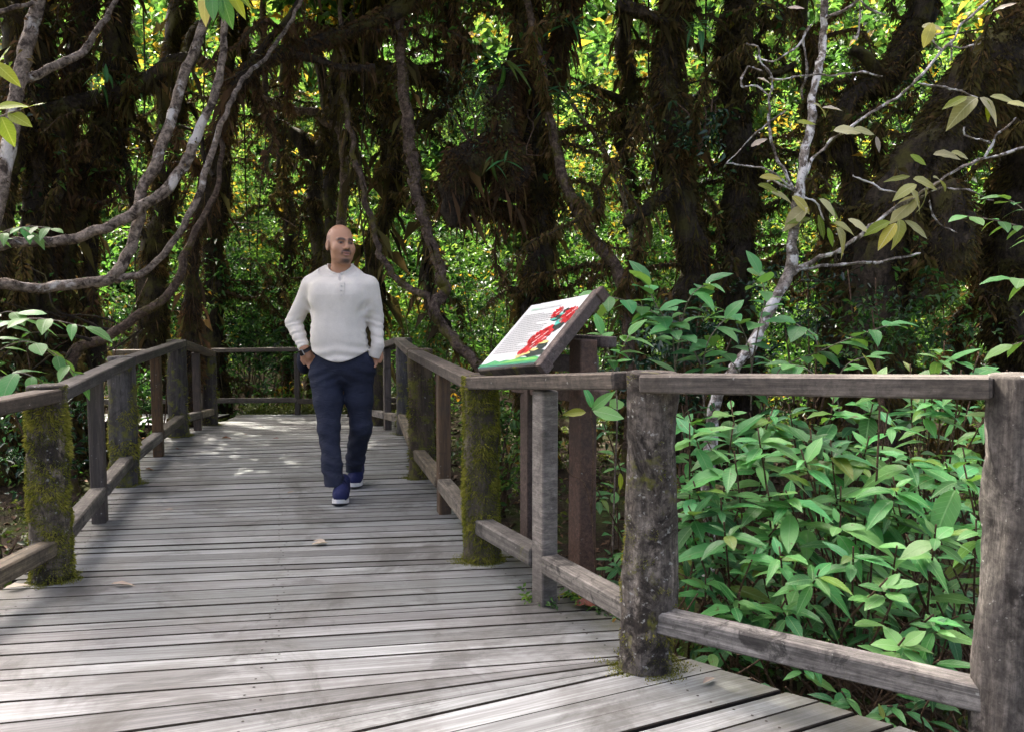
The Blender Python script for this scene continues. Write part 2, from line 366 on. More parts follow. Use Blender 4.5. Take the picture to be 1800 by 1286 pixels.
# ------------------------------------------------------------------ shape helpers
def smooth_path(pts, rad, sub=6):
    P = [Vector(p) for p in pts]; n = len(P); out = []; rr = []
    for i in range(n - 1):
        p0 = P[max(i - 1, 0)]; p1 = P[i]; p2 = P[i + 1]; p3 = P[min(i + 2, n - 1)]
        for k in range(sub):
            t = k / sub; t2 = t * t; t3 = t2 * t
            out.append(0.5 * ((2 * p1) + (p2 - p0) * t + (2 * p0 - 5 * p1 + 4 * p2 - p3) * t2 + (3 * p1 - p0 - 3 * p2 + p3) * t3))
            rr.append(rad[i] * (1 - t) + rad[i + 1] * t)
    out.append(P[-1]); rr.append(rad[-1])
    return out, rr
def rings_of(path, rad, seg, amp=0.0, freq=3.0, seed=0.0, fine=0.0):
    """ring array (n,seg,3) and outward normals, with lumpy displacement"""
    n = len(path); out = np.zeros((n, seg, 3)); nor = np.zeros((n, seg, 3))
    t0 = (path[1] - path[0]).normalized()
    a = t0.orthogonal().normalized()
    for i in range(n):
        t = (path[min(i + 1, n - 1)] - path[max(i - 1, 0)]).normalized()
        a = (a - t * a.dot(t)).normalized(); b = t.cross(a)
        for k in range(seg):
            an = 2 * math.pi * k / seg
            d = a * math.cos(an) + b * math.sin(an)
            r = rad[i]
            if amp > 0:
                q = path[i] * freq + d * (1.2 + r * freq) + Vector((seed, seed * 1.7, -seed))
                r = r * (1 + amp * (mnoise.noise(q) + 0.5 * mnoise.noise(q * 2.3) ))
                if fine > 0: r += fine * mnoise.noise(q * 6.1)
                r = max(r, rad[i] * 0.35)
            p = path[i] + d * r
            out[i, k] = p; nor[i, k] = d
    return out, nor
def rings_mesh(name, rg, smooth=True):
    n, s, _ = rg.shape; V = rg.reshape(-1, 3)
    i, k = np.meshgrid(np.arange(n - 1), np.arange(s), indexing='ij')
    k2 = (k + 1) % s
    Fq = np.stack([i * s + k, i * s + k2, (i + 1) * s + k2, (i + 1) * s + k], -1).reshape(-1, 4)
    me = bpy.data.meshes.new(name)
    c0 = rg[0].mean(0); c1 = rg[-1].mean(0)
    faces = [tuple(f) for f in Fq.tolist()] + [tuple(range(s))[::-1], tuple(range((n - 1) * s, n * s))]
    me.from_pydata(V.tolist(), [], faces); me.update()
    if smooth:
        for p in me.polygons: p.use_smooth = True
    return me
def sample_rings(rg, nor, n, rs, lo=0.0, hi=1.0):
    N, S, _ = rg.shape
    # weight by ring size
    wt = np.linalg.norm(rg[1:] - rg[:-1], axis=2).mean(1) * np.linalg.norm(rg[:-1] - rg[:-1].mean(1, keepdims=True), axis=2).mean(1)
    ii = np.arange(N - 1); ok = (ii >= lo * (N - 1)) & (ii < max(hi * (N - 1), lo * (N - 1) + 1)); wt = wt * ok; wt /= wt.sum()
    i = rs.choice(N - 1, n, p=wt); k = rs.randint(0, S, n); k2 = (k + 1) % S
    u = rs.rand(n, 1); v = rs.rand(n, 1)
    P = (rg[i, k] * (1 - u) + rg[i + 1, k] * u) * (1 - v) + (rg[i, k2] * (1 - u) + rg[i + 1, k2] * u) * v
    D = nor[i, k] * (1 - v) + nor[i, k2] * v
    return P, D / np.linalg.norm(D, axis=1, keepdims=True)
def unit(a): return a / np.maximum(np.linalg.norm(a, axis=-1, keepdims=True), 1e-9)
def blades(P, D, L, Wd, rs, droop=0.6, tint=None, bend=True):
    """tapered ragged blades, bent once (two triangles each)"""
    n = len(P); down = np.array([0, 0, -1.0])
    A = unit(D + rs.normal(0, 0.45, (n, 3)) + down * droop * 0.5)
    A2 = unit(A + down * droop * 1.3 + rs.normal(0, 0.15, (n, 3)))
    S = unit(np.cross(A, rs.normal(0, 1, (n, 3)))) * (Wd[:, None] / 2)
    m = P + A * (L * 0.45)[:, None]; tip = m + A2 * (L * 0.55)[:, None]
    V = np.stack([P - S * 0.75, P + S * 0.75, m + S * 0.3, tip], 1).reshape(-1, 3)
    o = np.arange(n)[:, None] * 4
    Fc = np.concatenate([o + np.array([[0, 1, 2]]), o + np.array([[0, 2, 3]])], 0)
    t = rs.rand(n) if tint is None else tint
    return V, Fc, np.repeat(t, 4)
def leaf_quads(P, A, N, L, Wd, fold=0.25, droop=0.25):
    """small leaves: two bent triangles pairs"""
    S = unit(np.cross(A, N)); N = unit(np.cross(S, A))
    mid = P + A * (L * 0.45)[:, None]
    l = mid - S * (Wd / 2)[:, None] + N * (Wd * fold)[:, None]
    r = mid + S * (Wd / 2)[:, None] + N * (Wd * fold)[:, None]
    tip = P + A * L[:, None] - N * (L * droop)[:, None]
    V = np.stack([P, r, tip, l], 1).reshape(-1, 3)
    o = np.arange(len(P))[:, None] * 4
    Fc = np.concatenate([o + np.array([[0, 1, 2]]), o + np.array([[0, 2, 3]])], 0)
    return V, Fc
def leafy(centers, rs, per, spread, size, aspect=0.42, updir=0.5, tint_mu=0.5, tint_sd=0.2, out_c=None, tvar=0.12):
    """leaves gathered on little twigs round each centre"""
    m = len(centers); n = m * per
    T = unit(rs.normal(0, 1, (m, 3)) * np.array([1, 1, 0.55])); S = unit(np.cross(T, np.array([0, 0, 1.0]) + rs.normal(0, 0.35, (m, 3))))
    Tr = np.repeat(T, per, 0); Sr = np.repeat(S, per, 0)
    s_ = np.tile(np.linspace(-0.9, 1.0, per), m)[:, None] + rs.normal(0, 0.08, (n, 1)); sg = np.where(np.tile(np.arange(per) % 2, m) > 0, 1.0, -1.0)[:, None]
    P = np.repeat(centers, per, 0) + Tr * s_ * spread * 1.15 + rs.normal(0, 0.10, (n, 3)) * spread + np.array([0, 0, -0.25]) * spread * s_ ** 2
    A = unit(Sr * sg + Tr * 0.55 + rs.normal(0, 0.32, (n, 3)) + np.array([0, 0, -0.22]))
    N = unit(np.cross(Sr, Tr) * np.sign(np.cross(Sr, Tr)[:, 2:3] + 1e-9) * (0.4 + updir) + rs.normal(0, 0.33, (n, 3)))
    L = size * (0.6 + 0.8 * rs.rand(n)); Wd = L * aspect * (0.8 + 0.4 * rs.rand(n))
    V, Fc = leaf_quads(P, A, N, L, Wd)
    t = np.repeat(np.clip(rs.normal(tint_mu, tint_sd, len(centers)), 0, 1), per) + rs.normal(0, tvar, n)
    big = np.array([mnoise.noise(Vector(q) * 0.75) + 0.6 * mnoise.noise(Vector(q) * 2.1) for q in centers]); t = t + np.repeat(big, per) * 0.42
    rare = rs.rand(n) < 0.004; t[rare] = 0.97
    return V, Fc, np.repeat(np.clip(t, 0.02, 0.985), 4)
def cat(parts):
    Vs, Fs, Ts = [], [], []; o = 0
    for V, Fc, T in parts:
        Vs.append(V); Fs.append(Fc + o); Ts.append(T); o += len(V)
    return np.concatenate(Vs), np.concatenate(Fs), np.concatenate(Ts)

# ================================================================== THE SETTING
def deck_z(Y):
    if Y < 7.7: return 0.0
    return -0.3 * min(1.0, (Y - 7.7) / 3.2)
def gz(x, y):
    h = -0.72 + 0.035 * max(0, y - 6) + 0.10 * max(0, y - 14)
    h += 0.06 * max(0, abs(x + 1) - 5)
    h += 0.16 * mnoise.noise(Vector((x * 0.45, y * 0.45, 1.3))) + 0.06 * mnoise.noise(Vector((x * 1.7, y * 1.7, 4.0)))
    if y < -2: h += 0.04 * (-2 - y)
    return h
def build_ground():
    xs = np.concatenate([np.linspace(-90, -14, 20)[:-1], np.linspace(-14, 14, 90), np.linspace(14, 90, 20)[1:]])
    ys = np.concatenate([np.linspace(-80, -6, 18)[:-1], np.linspace(-6, 22, 90), np.linspace(22, 110, 22)[1:]])
    V = [(x, y, gz(x, y) if abs(y) < 40 else gz(x, math.copysign(40, y))) for y in ys for x in xs]
    nx = len(xs); Fq = [(j * nx + i, j * nx + i + 1, (j + 1) * nx + i + 1, (j + 1) * nx + i) for j in range(len(ys) - 1) for i in range(nx - 1)]
    obj('ground', mesh_py('ground', V, Fq, True), M['ground'], kind='structure')
build_ground()

# ---- post positions on the deck
L1, L2, L3, L4 = Vector((-2.12, 3.72, 0)), Vector((-2.72, 5.72, 0)), Vector((-3.20, 7.85, 0)), Vector((-3.66, 9.9, -0.2))
L0 = Vector((-2.16, 1.3, 0))
P1, P2, P3, P4, P5, P6 = Vector((1.375, 2.2, 0)), Vector((0.475, 2.82, 0)), Vector((-0.150, 4.02, 0)), Vector((-0.66, 5.95, 0)), Vector((-1.07, 8.15, -0.03)), Vector((-1.62, 9.8, -0.19))
P0 = Vector((2.5, 1.2, 0))
LEFT = [(-2.34, -1.0), (-2.30, 3.70), (-2.90, 5.72), (-3.38, 7.85), (-3.84, 9.9), (-3.9, 13)]
RIGHT = [(4.2, -1.0), (1.16, 2.40), (0.585, 2.905), (0.03, 4.08), (-0.48, 6.0), (-0.90, 8.15), (-1.42, 9.8), (-1.45, 13)]
def hit(line, poly):
    (px, py), a = line; dx, dy = math.cos(a), math.sin(a); best = None
    for (ax, ay), (bx, by) in zip(poly[:-1], poly[1:]):
        ex, ey = bx - ax, by - ay; den = dx * ey - dy * ex
        if abs(den) < 1e-9: continue
        t = ((ax - px) * ey - (ay - py) * ex) / den
        s = ((ax - px) * dy - (ay - py) * dx) / den
        if -0.001 <= s <= 1.001 and (best is None or abs(t) < abs(best)): best = t
    return None if best is None else (px + dx * best, py + dy * best)
def centre_x(Y):
    l = np.interp(Y, [p[1] for p in LEFT], [p[0] for p in LEFT]); r = np.interp(Y, [p[1] for p in RIGHT][::1], [p[0] for p in RIGHT])
    return (l + r) / 2
lines = []
rp = random.Random(5)
Y = 11.6
while True:                                             # far to near, square to the path
    a = R(np.interp(Y, [2.6, 3.6, 3.9, 5.0, 8.0, 10, 11.6], [9.3, 8.4, 6.5, 8.0, 12.0, 10, 3]))
    lines.append(((centre_x(Y), Y), a))
    Y -= 0.098 * (1 + rp.uniform(-0.26, 0.26))
    yc0 = Y + math.tan(a) * (0 - centre_x(Y))
    if yc0 < 2.86: break
piv = (0.80, 2.955)
for ad in (9.6, 13.0, 16.8, 21.0, 25.0):
    lines.append((piv, R(ad)))
q = Vector(piv)
for i in range(17):
    q = q - Vector((-math.sin(R(25)), math.cos(R(25)))) * (0.118 * (1 + rp.uniform(-0.16, 0.16)))
    lines.append(((q.x, q.y), R(25 + i * 0.3)))

board = thing('boardwalk', (0, 0, 0), label='weathered grey plank boardwalk curving through the forest', kind='structure')
def plank_mesh(name, quad, thick=0.036, ch=0.0035):
    c = sum((Vector((x, y, 0)) for x, y in quad), Vector()) / 4
    x = (Vector((*quad[1], 0)) - Vector((*quad[0], 0))).normalized(); ang = math.atan2(x.y, x.x)
    Rm = Matrix.Rotation(-ang, 3, 'Z')
    loc = [Rm @ (Vector((px, py, 0)) - c) for px, py in quad]
    ins = []
    for p in loc:
        ins.append(Vector((p.x - math.copysign(ch, p.x), p.y - math.copysign(min(ch, abs(p.y) * 0.4), p.y), 0)))
    V = []; z0 = deck_z(c.y)
    # six stations so a board can follow the ramp and bow a little
    V += [Vector((p.x, p.y, 0)) for p in ins] + [Vector((p.x, p.y, -ch)) for p in loc] + [Vector((p.x, p.y, -thick)) for p in loc]
    for v in V:
        wpos = Rm.inverted() @ v + c
        v.z += deck_z(wpos.y) - z0
    Fs = [(0, 1, 2, 3), (11, 10, 9, 8)]
    for a_, b_ in ((0, 4), (4, 8)):
        for i in range(4):
            j = (i + 1) % 4; Fs.append((a_ + j, a_ + i, b_ + i, b_ + j))
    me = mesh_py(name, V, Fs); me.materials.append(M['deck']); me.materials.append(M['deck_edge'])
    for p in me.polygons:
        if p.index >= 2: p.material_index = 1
    return me, c, ang, z0
nail_V, nail_F = [], []
def add_nail(x, y, z, r=0.005):
    n = len(nail_V)
    for k in range(6): nail_V.append((x + r * math.cos(k * 1.047), y + r * math.sin(k * 1.047), z))
    nail_F.append(tuple(range(n, n + 6)))
for i in range(len(lines) - 1):
    f, n = lines[i], lines[i + 1]
    A, B, C_, D = hit(n, LEFT), hit(n, RIGHT), hit(f, RIGHT), hit(f, LEFT)
    if None in (A, B, C_, D): continue
    gap = rp.choice([0.002, 0.003, 0.004, 0.006, 0.008, 0.012]) / 2
    jl, jr = rp.uniform(-0.015, 0.03), rp.uniform(-0.02, 0.02)
    def sh(p, dx, dy): return (p[0] + dx, p[1] + dy)
    quad = [sh(A, jl, gap), sh(B, jr, gap), sh(C_, jr, -gap), sh(D, jl, -gap)]
    if quad[2][1] - quad[1][1] < 0.004:                  # wedge board: blunt its thin end
        quad[1] = (quad[1][0], quad[2][1] - 0.005)
    me, c, ang, z0 = plank_mesh('plank', quad)
    o = obj('plank', me, M['deck'], board)
    dz = rp.uniform(-0.0025, 0.0025)
    o.location = (c.x, c.y, z0 + dz); o.rotation_euler = (rp.uniform(-0.006, 0.006), 0, ang)
    # nails: two at each end, two on the joist in the middle
    if c.y < 6.5:
        A_, B_, C2, D2 = [Vector((*p, 0)) for p in quad]
        for s in (0.08, 0.5 + 0.02 * rp.random(), 0.93):
            for e in (0.22, 0.78):
                p = (A_.lerp(B_, s)).lerp(D2.lerp(C2, s), e + rp.uniform(-0.06, 0.06))
                add_nail(p.x + rp.uniform(-0.01, 0.01), p.y, deck_z(p.y) + dz + 0.0022)
# the branch that turns away to the left behind the railing
x = -4.0
while x > -8.6:
    wdt = 0.12 * (1 + rp.uniform(-0.1, 0.1))
    quad = [(x - wdt + 0.003, 10.05), (x - 0.003, 10.05), (x - 0.003, 11.62), (x - wdt + 0.003, 11.62)]
    me, c, ang, z0 = plank_mesh('plank', quad)
    o = obj('plank', me, M['deck'], board); o.location = (c.x, c.y, z0); o.rotation_euler = (0, 0, ang)
    x -= wdt
nm = mesh_py('nails', nail_V, nail_F)
M['nail'] = simple_mat('rusty_nail', (0.025, 0.018, 0.014), 0.7)
obj('nails', nm, M['nail'], board, kind='stuff')
# joists and edge beams under the boards
for side, off in ((LEFT, 0.10), (RIGHT, -0.10)):
    for (ax, ay), (bx, by) in zip(side[:-1], side[1:]):
        if by > 12: by = 11.5
        m = MB(); m.beam((ax + off, ay, deck_z(ay) - 0.12), (bx + off, by, deck_z(by) - 0.12), 0.08, 0.16)
        obj('joist', m.mesh('joist'), M['rail_grey'], board)

# ================================================================== RAILINGS
def moss_on(parent, rg, nor, n, rs, lo=0, hi=1, size=0.02, mat='moss', thr=-1.0, fade=False, seed=0.0, name='moss', tmu=0.5):
    P, D = sample_rings(rg, nor, n, rs, lo, hi)
    keep = np.ones(n, bool)
    if thr > -1:
        h = (P[:, 2] - P[:, 2].min()) / max(1e-6, np.ptp(P[:, 2]))
        nv = np.array([mnoise.noise(Vector(p) * 7 + Vector((seed, 0, 0))) + 0.5 * mnoise.noise(Vector(p) * 19) for p in P])
        keep = nv - (h * 0.9 - 0.25 if fade else 0) > thr
    P = P[keep]; D = D[keep]; n = len(P)
    if n == 0: return None
    clump = np.array([mnoise.noise(Vector(p) * 16 + Vector((seed, 3, 0))) for p in P])
    coarse = np.array([mnoise.noise(Vector(p) * 6 + Vector((seed, 9, 2))) for p in P])
    L = size * (0.5 + rs.rand(n)) * np.clip(1 + 0.8 * clump + 0.9 * coarse, 0.25, 3); Wd = size * (0.22 + 0.2 * rs.rand(n))
    tmu = tmu + 0.35 * coarse
    V, Fc, T = blades(P - D * size * 0.15, D, L, Wd, rs, 0.55, np.clip(tmu + 0.55 * clump + rs.normal(0, 0.17, n), 0, 1))
    return obj(name, mesh_np(name, V, Fc, {'tint': T}), M[mat], parent, kind='stuff')
def base_moss(parent, c, r, n, rs, seed):
    """moss creeping over the boards round a post foot"""
    an = rs.rand(n) * 2 * math.pi; rr = r * (0.78 + np.abs(rs.normal(0, 0.38, n)))
    P = np.stack([c.x + rr * np.cos(an) * 1.15, c.y + rr * np.sin(an), np.full(n, c.z + 0.001)], 1)
    nv = np.array([mnoise.noise(Vector(p) * 11 + Vector((seed, 0, 0))) for p in P])
    P = P[(nv - (rr / r - 1.15) * 1.1) > -0.15]; n = len(P)
    D = unit(rs.normal(0, 0.5, (n, 3)) + np.array([0, 0, 1.0]))
    V, Fc, T = blades(P, D, 0.005 + 0.006 * rs.rand(n), 0.003 + 0.003 * rs.rand(n), rs, 0.1, np.clip(rs.normal(0.6, 0.2, n), 0, 1))
    obj('base_moss', mesh_np('base_moss', V, Fc, {'tint': T}), M['moss'], parent, kind='stuff')
def round_post(rail, base, top, r, mat, moss=0, seed=0.0, thr=-0.9, fade=False, size=0.02, seg=28, tmu=0.5, foot=True, bulge=0.0, rough=0.10):
    rs = np.random.RandomState(int(seed * 100) + 3)
    b = Vector(base); H = top - b.z
    hs = [-0.35] + list(np.linspace(0, H - 0.012, 26)) + [H - 0.004, H]
    rad = [r * (1.06 - 0.08 * max(0, h) / H + bulge * math.sin(max(0, h) / H * 5.0 + seed)) for h in hs]
    rad[-2] = rad[-3] * 0.97; rad[-1] = rad[-3] * 0.86
    lean = Vector((rs.uniform(-0.01, 0.01), rs.uniform(-0.01, 0.01), 0))
    path = [b + Vector((0, 0, h)) + lean * h for h in hs]
    rg, nor = rings_of(path, rad, seg, rough, 4.0, seed, 0.006)
    rg[-2:, :, 2] = rg[-2:, :, 2]
    me = rings_mesh('post', rg - np.array(b), True)
    for p in me.polygons:
        if len(p.vertices) > 4: p.use_smooth = False
    o = obj('post', me, mat, rail); o.location = b
    PINV[o.name] = Matrix.Translation(-b)
    if moss:
        sub = moss_on(o, rg[1:-1], nor[1:-1], moss, rs, 0, 1, size, thr=thr, fade=fade, seed=seed, tmu=tmu)
        if foot: base_moss(o, b, r * 1.18, 2600 if moss > 2000 else 700, rs, seed)
    return o
def parts_beam(rail, name, a, b, wid, hei, mat, bev=0.007):
    a = Vector(a); b = Vector(b); c = (a + b) / 2; x = (b - a); L = x.length
    q = x.to_track_quat('X', 'Z')
    m = MB(); m.box((0, 0, 0), L, wid, hei, None, bev)
    # roughen: slight sag and worn edges
    nv = []
    for v in m.V: nv.append(v + Vector((0, rp.uniform(-0.0015, 0.0015), rp.uniform(-0.0015, 0.0015))))
    me = mesh_py(name, nv, m.F)
    o = obj(name, me, mat, rail); o.location = c; o.rotation_euler = q.to_euler()
    return o
def square_post(rail, base, top, sx, sy, rot, mat, name='baluster'):
    b = Vector(base); H = top - (b.z - 0.25)
    m = MB(); Mx = Matrix.Rotation(rot, 4, 'Z') @ Matrix.Rotation(R(90), 4, 'Y')
    m.box((0, 0, H / 2 - 0.25), H, sy, sx, Mx, 0.006)
    me = m.mesh(name)
    o = obj(name, me, mat, rail); o.location = b
    return o
def along(a, b, t): return a.lerp(b, t)
def side_off(a, b, d, inward):                       # horizontal offset towards the deck
    x = (b - a).normalized(); n = Vector((-x.y, x.x, 0)) * inward
    return n.normalized() * d
def span(rail, a, b, ta, tb, inward, ea=0.02, eb=0.02, mid=True, la=0.18, lw=0.085, lh=0.075, matl='rail_grey', balmat='baluster', bal_t=0.5, rw=0.10, rh=0.062, double=True):
    off = side_off(a, b, 0.045, inward); x = (b - a); xl = x.normalized()
    A = Vector((a.x, a.y, ta - rh / 2)) + off + xl * ea; B = Vector((b.x, b.y, tb - rh / 2)) + off - xl * eb
    parts_beam(rail, 'handrail', A, B, rw, rh, M['rail'])
    if mid:
        c = along(a, b, bal_t); top = (ta * (1 - bal_t) + tb * bal_t) - rh - 0.001
        rot = math.atan2(x.y, x.x)
        square_post(rail, c + side_off(a, b, 0.02, inward), top, 0.095, 0.075, rot, M[balmat])
        segs = [(0, bal_t), (bal_t, 1)]
    else: segs = [(0, 1)]
    for s0, s1 in segs:
        p = along(a, b, s0); q = along(a, b, s1)
        o2 = side_off(a, b, 0.025, inward)
        e0 = 0.055 if s0 == 0 else 0.048; e1 = 0.055 if s1 == 1 else 0.048
        zz = la
        parts_beam(rail, 'lower_rail', p + o2 + xl * e0 + Vector((0, 0, zz)), q + o2 - xl * e1 + Vector((0, 0, zz)), lw, lh, M[matl])

lr = thing('railing', L1, 'mossy timber railing along the left side of the boardwalk', 'railing')
round_post(lr, L0, 0.88, 0.085, M['post'], 1500, 1.1)
round_post(lr, L1, 0.90, 0.083, M['post'], 24000, 2.2, thr=-0.8, size=0.0145, tmu=0.68)
round_post(lr, L2, 0.90, 0.090, M['post_dark'], 11000, 3.3, thr=-0.22, fade=True, size=0.017, tmu=0.74)
round_post(lr, L3, 0.92, 0.088, M['post_dark'], 2200, 4.4, thr=0.0, fade=True, size=0.024)
round_post(lr, L4, 0.69, 0.092, M['post_dark'], 2600, 5.5, thr=-0.15, fade=True, size=0.026, tmu=0.35)
span(lr, L0, L1, 0.87, 0.885, -1, mid=False, la=0.165)
span(lr, L1, L2, 0.885, 0.895, -1, la=0.175, matl='rail_grey')
span(lr, L2, L3, 0.895, 0.915, -1, la=0.17)
span(lr, L3, L4, 0.915, 0.685, -1, la=0.16)

rr_ = thing('railing', P3, 'weathered timber railing along the right side, under the information board', 'railing')
round_post(rr_, P0, 1.08, 0.095, M['post_bare'], 0, 1.7, seg=36)
round_post(rr_, P1, 1.08, 0.090, M['post_bare'], 0, 6.6, seg=44, bulge=0.03, rough=0.15)
round_post(rr_, P2, 1.035, 0.089, M['post'], 15000, 7.7, thr=0.10, fade=True, size=0.008, seg=44, bulge=0.05, tmu=0.6, rough=0.2)
round_post(rr_, P3, 0.925, 0.083, M['post_dark'], 22000, 8.8, thr=-0.8, size=0.0145, tmu=0.58)
round_post(rr_, P4, 0.94, 0.088, M['post_dark'], 4500, 9.9, thr=-0.35, size=0.018, tmu=0.3)
round_post(rr_, P5, 0.925, 0.080, M['post_dark'], 900, 10.1, thr=0.0, size=0.02, tmu=0.3)
round_post(rr_, P6, 0.75, 0.088, M['post_dark'], 2000, 11.1, thr=-0.4, size=0.022, tmu=0.3)
span(rr_, P1, P0, 1.075, 1.09, -1, mid=False, la=0.19)
span(rr_, P2, P1, 1.030, 1.075, -1, ea=0.0, eb=0.07, mid=False, la=0.185)
span(rr_, P3, P2, 0.915, 1.030, -1, ea=0.02, eb=0.09, la=0.185, balmat='baluster_pale', bal_t=0.49)
span(rr_, P4, P3, 0.935, 0.915, -1, la=0.18, bal_t=0.52)
span(rr_, P5, P4, 0.925, 0.935, -1, la=0.17, mid=False)
span(rr_, P6, P5, 0.745, 0.925, -1, la=0.15)

bk = thing('railing', (-3.0, 11.55, -0.3), 'thin brown back railing across the far end of the boardwalk', 'railing')
BK = [Vector((-8.4, 11.5, -0.3)), Vector((-6.0, 11.5, -0.3)), Vector((-3.02, 11.55, -0.3)), Vector((-1.3, 11.6, -0.3)), Vector((-1.55, 9.95, -0.21))]
for p in BK[:4]:
    square_post(bk, p, 0.56, 0.07, 0.07, 0, M['baluster'], 'post')
for a, b, z0, z1 in ((BK[0], BK[1], 0.57, 0.58), (BK[1], BK[2], 0.58, 0.62), (BK[2], BK[3], 0.62, 0.64), (BK[3], BK[4], 0.64, 0.74)):
    parts_beam(bk, 'handrail', Vector((a.x, a.y - 0.02, z0 + 0.0)), Vector((b.x, b.y - 0.02, z1)), 0.09, 0.055, M['rail'])
    parts_beam(bk, 'lower_rail', Vector((a.x, a.y - 0.02, a.z + 0.19)), Vector((b.x, b.y - 0.02, b.z + 0.21)), 0.05, 0.07, M['rail'])

# ================================================================== INFORMATION BOARD
def build_sign():
    far = Vector((-0.165, 3.98, 0.955)); near = Vector((0.105, 3.60, 1.010))
    u = (near - far); wid = u.length; u.normalize()
    back = Vector((0.89, 0.45, 0)).normalized(); back = (back - u * back.dot(u)).normalized()
    ang = R(42); v = (back * math.cos(ang) + Vector((0, 0, 1)) * math.sin(ang)).normalized()
    v = (v - u * v.dot(u)).normalized(); n = u.cross(v).normalized(); H = 0.46
    if n.z < 0: n = -n
    t = thing('information_board', (0.2, 3.9, -0.3), 'slanted white information board with red flowers printed, on timber posts', 'sign')
    def at(s, q, h=0.0): return far + u * (s * wid) + v * (q * H) + n * h
    Mx = Matrix((u, v, n)).transposed().to_4x4()
    # backing board
    m = MB(); m.box(at(0.5, 0.5, -0.012), wid, H, 0.02, Mx)
    pn = obj('panel', m.mesh('panel'), simple_mat('panel_white', (0.52, 0.53, 0.52), 0.4, 0.5, 0.03), t)
    register(pn); PINV[pn.name] = Matrix.Translation(-Vector((0.2, 3.9, -0.3))) @ Matrix.Translation(Vector((0.2, 3.9, -0.3)))
    # frame: two long side bars with blocks at the ends, bottom bar
    for s, nm in ((0.06, 'side_bar'), (1.045, 'side_bar')):
        hb = -0.055 if s < 0.5 else -0.022
        m = MB(); a = at(s, -0.0 if s < 0.5 else -0.035, hb); b_ = at(s, 0.97 if s < 0.5 else 1.06, hb)
        m.beam(a, b_, 0.05, 0.055, 0.005, up=n); obj(nm, m.mesh(nm), M['sign_wood'], t)
        for q in ((0.0, 1.03) if s > 0.5 else ()):
            m = MB(); m.box(at(s + (0.035 if s > 0 else -0.035), q, -0.025), 0.035, 0.055, 0.06, Mx, 0.003); obj('end_block', m.mesh('end_block'), M['sign_wood'], t)
    for q, hb in ((-0.012, -0.03), (0.93, -0.058)):
        m = MB(); m.beam(at(0.0, q, hb), at(1.0, q, hb), 0.012 if q < 0 else 0.05, 0.045 if q < 0 else 0.05, 0.003, up=n); obj('cross_bar', m.mesh('cross_bar'), M['post_dark'], t)
    # printed design, lying on the panel
    def flat(name, polys, col, h):
        m = MB()
        for pl in polys:
            pts = [at(s, q, h) for s, q in pl]
            nn = (pts[1] - pts[0]).cross(pts[2] - pts[0])
            m.poly(pts if nn.dot(n) > 0 else pts[::-1])
        obj(name, m.mesh(name), simple_mat('ink_' + name, col, 0.4, 0.5, 0.15), pn)
    rq = random.Random(3)
    lines_ = []
    for r in range(19):
        q = 0.80 - r * 0.033; s = 0.07
        while s < 0.56 + (0.04 if r % 5 else -0.15):
            L = rq.uniform(0.012, 0.05)
            lines_.append([(s, q), (s + L, q), (s + L, q + 0.011), (s, q + 0.011)]); s += L + 0.008
    flat('body_text', lines_, (0.24, 0.25, 0.24), 0.0003)
    tl = []; s = 0.10
    while s < 0.62:
        L = rq.uniform(0.012, 0.022); tl.append([(s, 0.885), (s + L, 0.885), (s + L, 0.925), (s, 0.925)]); s += L + 0.006
    flat('title', tl[:7], (0.42, 0.62, 0.47), 0.0003); flat('title', tl[7:], (0.5, 0.53, 0.51), 0.0003)
    # green hills along the foot
    hs = [(0, 0.0), (1, 0.0), (1, 0.075), (0.9, 0.10), (0.8, 0.085), (0.66, 0.10), (0.52, 0.075), (0.42, 0.085), (0.33, 0.065), (0.22, 0.095), (0.1, 0.05), (0, 0.045)]
    flat('green_hills', [hs], (0.03, 0.25, 0.08), 0.0003)
    flat('light_hills', [[(0.35, 0.035), (0.98, 0.05), (0.9, 0.085), (0.7, 0.07), (0.55, 0.085), (0.45, 0.055)]], (0.14, 0.38, 0.07), 0.0006)
    flat('dark_band', [[(0, 0.0), (1, 0.0), (1, 0.02), (0, 0.02)]], (0.02, 0.16, 0.10), 0.0009)
    # painted flowers
    def blob(cx, cy, rx, ry, k=11, j=0.35):
        return [(cx + rx * math.cos(6.283 * i / k) * rq.uniform(1 - j, 1 + j), cy + ry * math.sin(6.283 * i / k) * rq.uniform(1 - j, 1 + j)) for i in range(k)]
    def rays(cx, cy, rx, ry, k):
        out = []
        for i in range(k):
            a = 6.283 * i / k + rq.uniform(-.1, .1); b = a + 0.28
            out.append([(cx, cy), (cx + rx * math.cos(a), cy + ry * math.sin(a)), (cx + rx * 1.1 * math.cos((a + b) / 2), cy + ry * 1.1 * math.sin((a + b) / 2)), (cx + rx * math.cos(b), cy + ry * math.sin(b))])
        return out
    flat('dark_leaves', [blob(0.80, 0.15, 0.17, 0.05), blob(0.86, 0.24, 0.10, 0.07), blob(0.88, 0.55, 0.08, 0.09), blob(0.74, 0.68, 0.10, 0.05), blob(0.80, 0.78, 0.05, 0.04)], (0.006, 0.016, 0.013), 0.0005)
    flat('teal_leaves', [blob(0.83, 0.60, 0.05, 0.045), blob(0.69, 0.66, 0.05, 0.02), blob(0.77, 0.73, 0.04, 0.02)], (0.06, 0.33, 0.26), 0.0008)
    flat('cream_petals', [blob(0.66, 0.16, 0.09, 0.035), blob(0.84, 0.30, 0.09, 0.03), blob(0.60, 0.12, 0.05, 0.03), blob(0.79, 0.20, 0.07, 0.02)], (0.50, 0.42, 0.16), 0.0011)
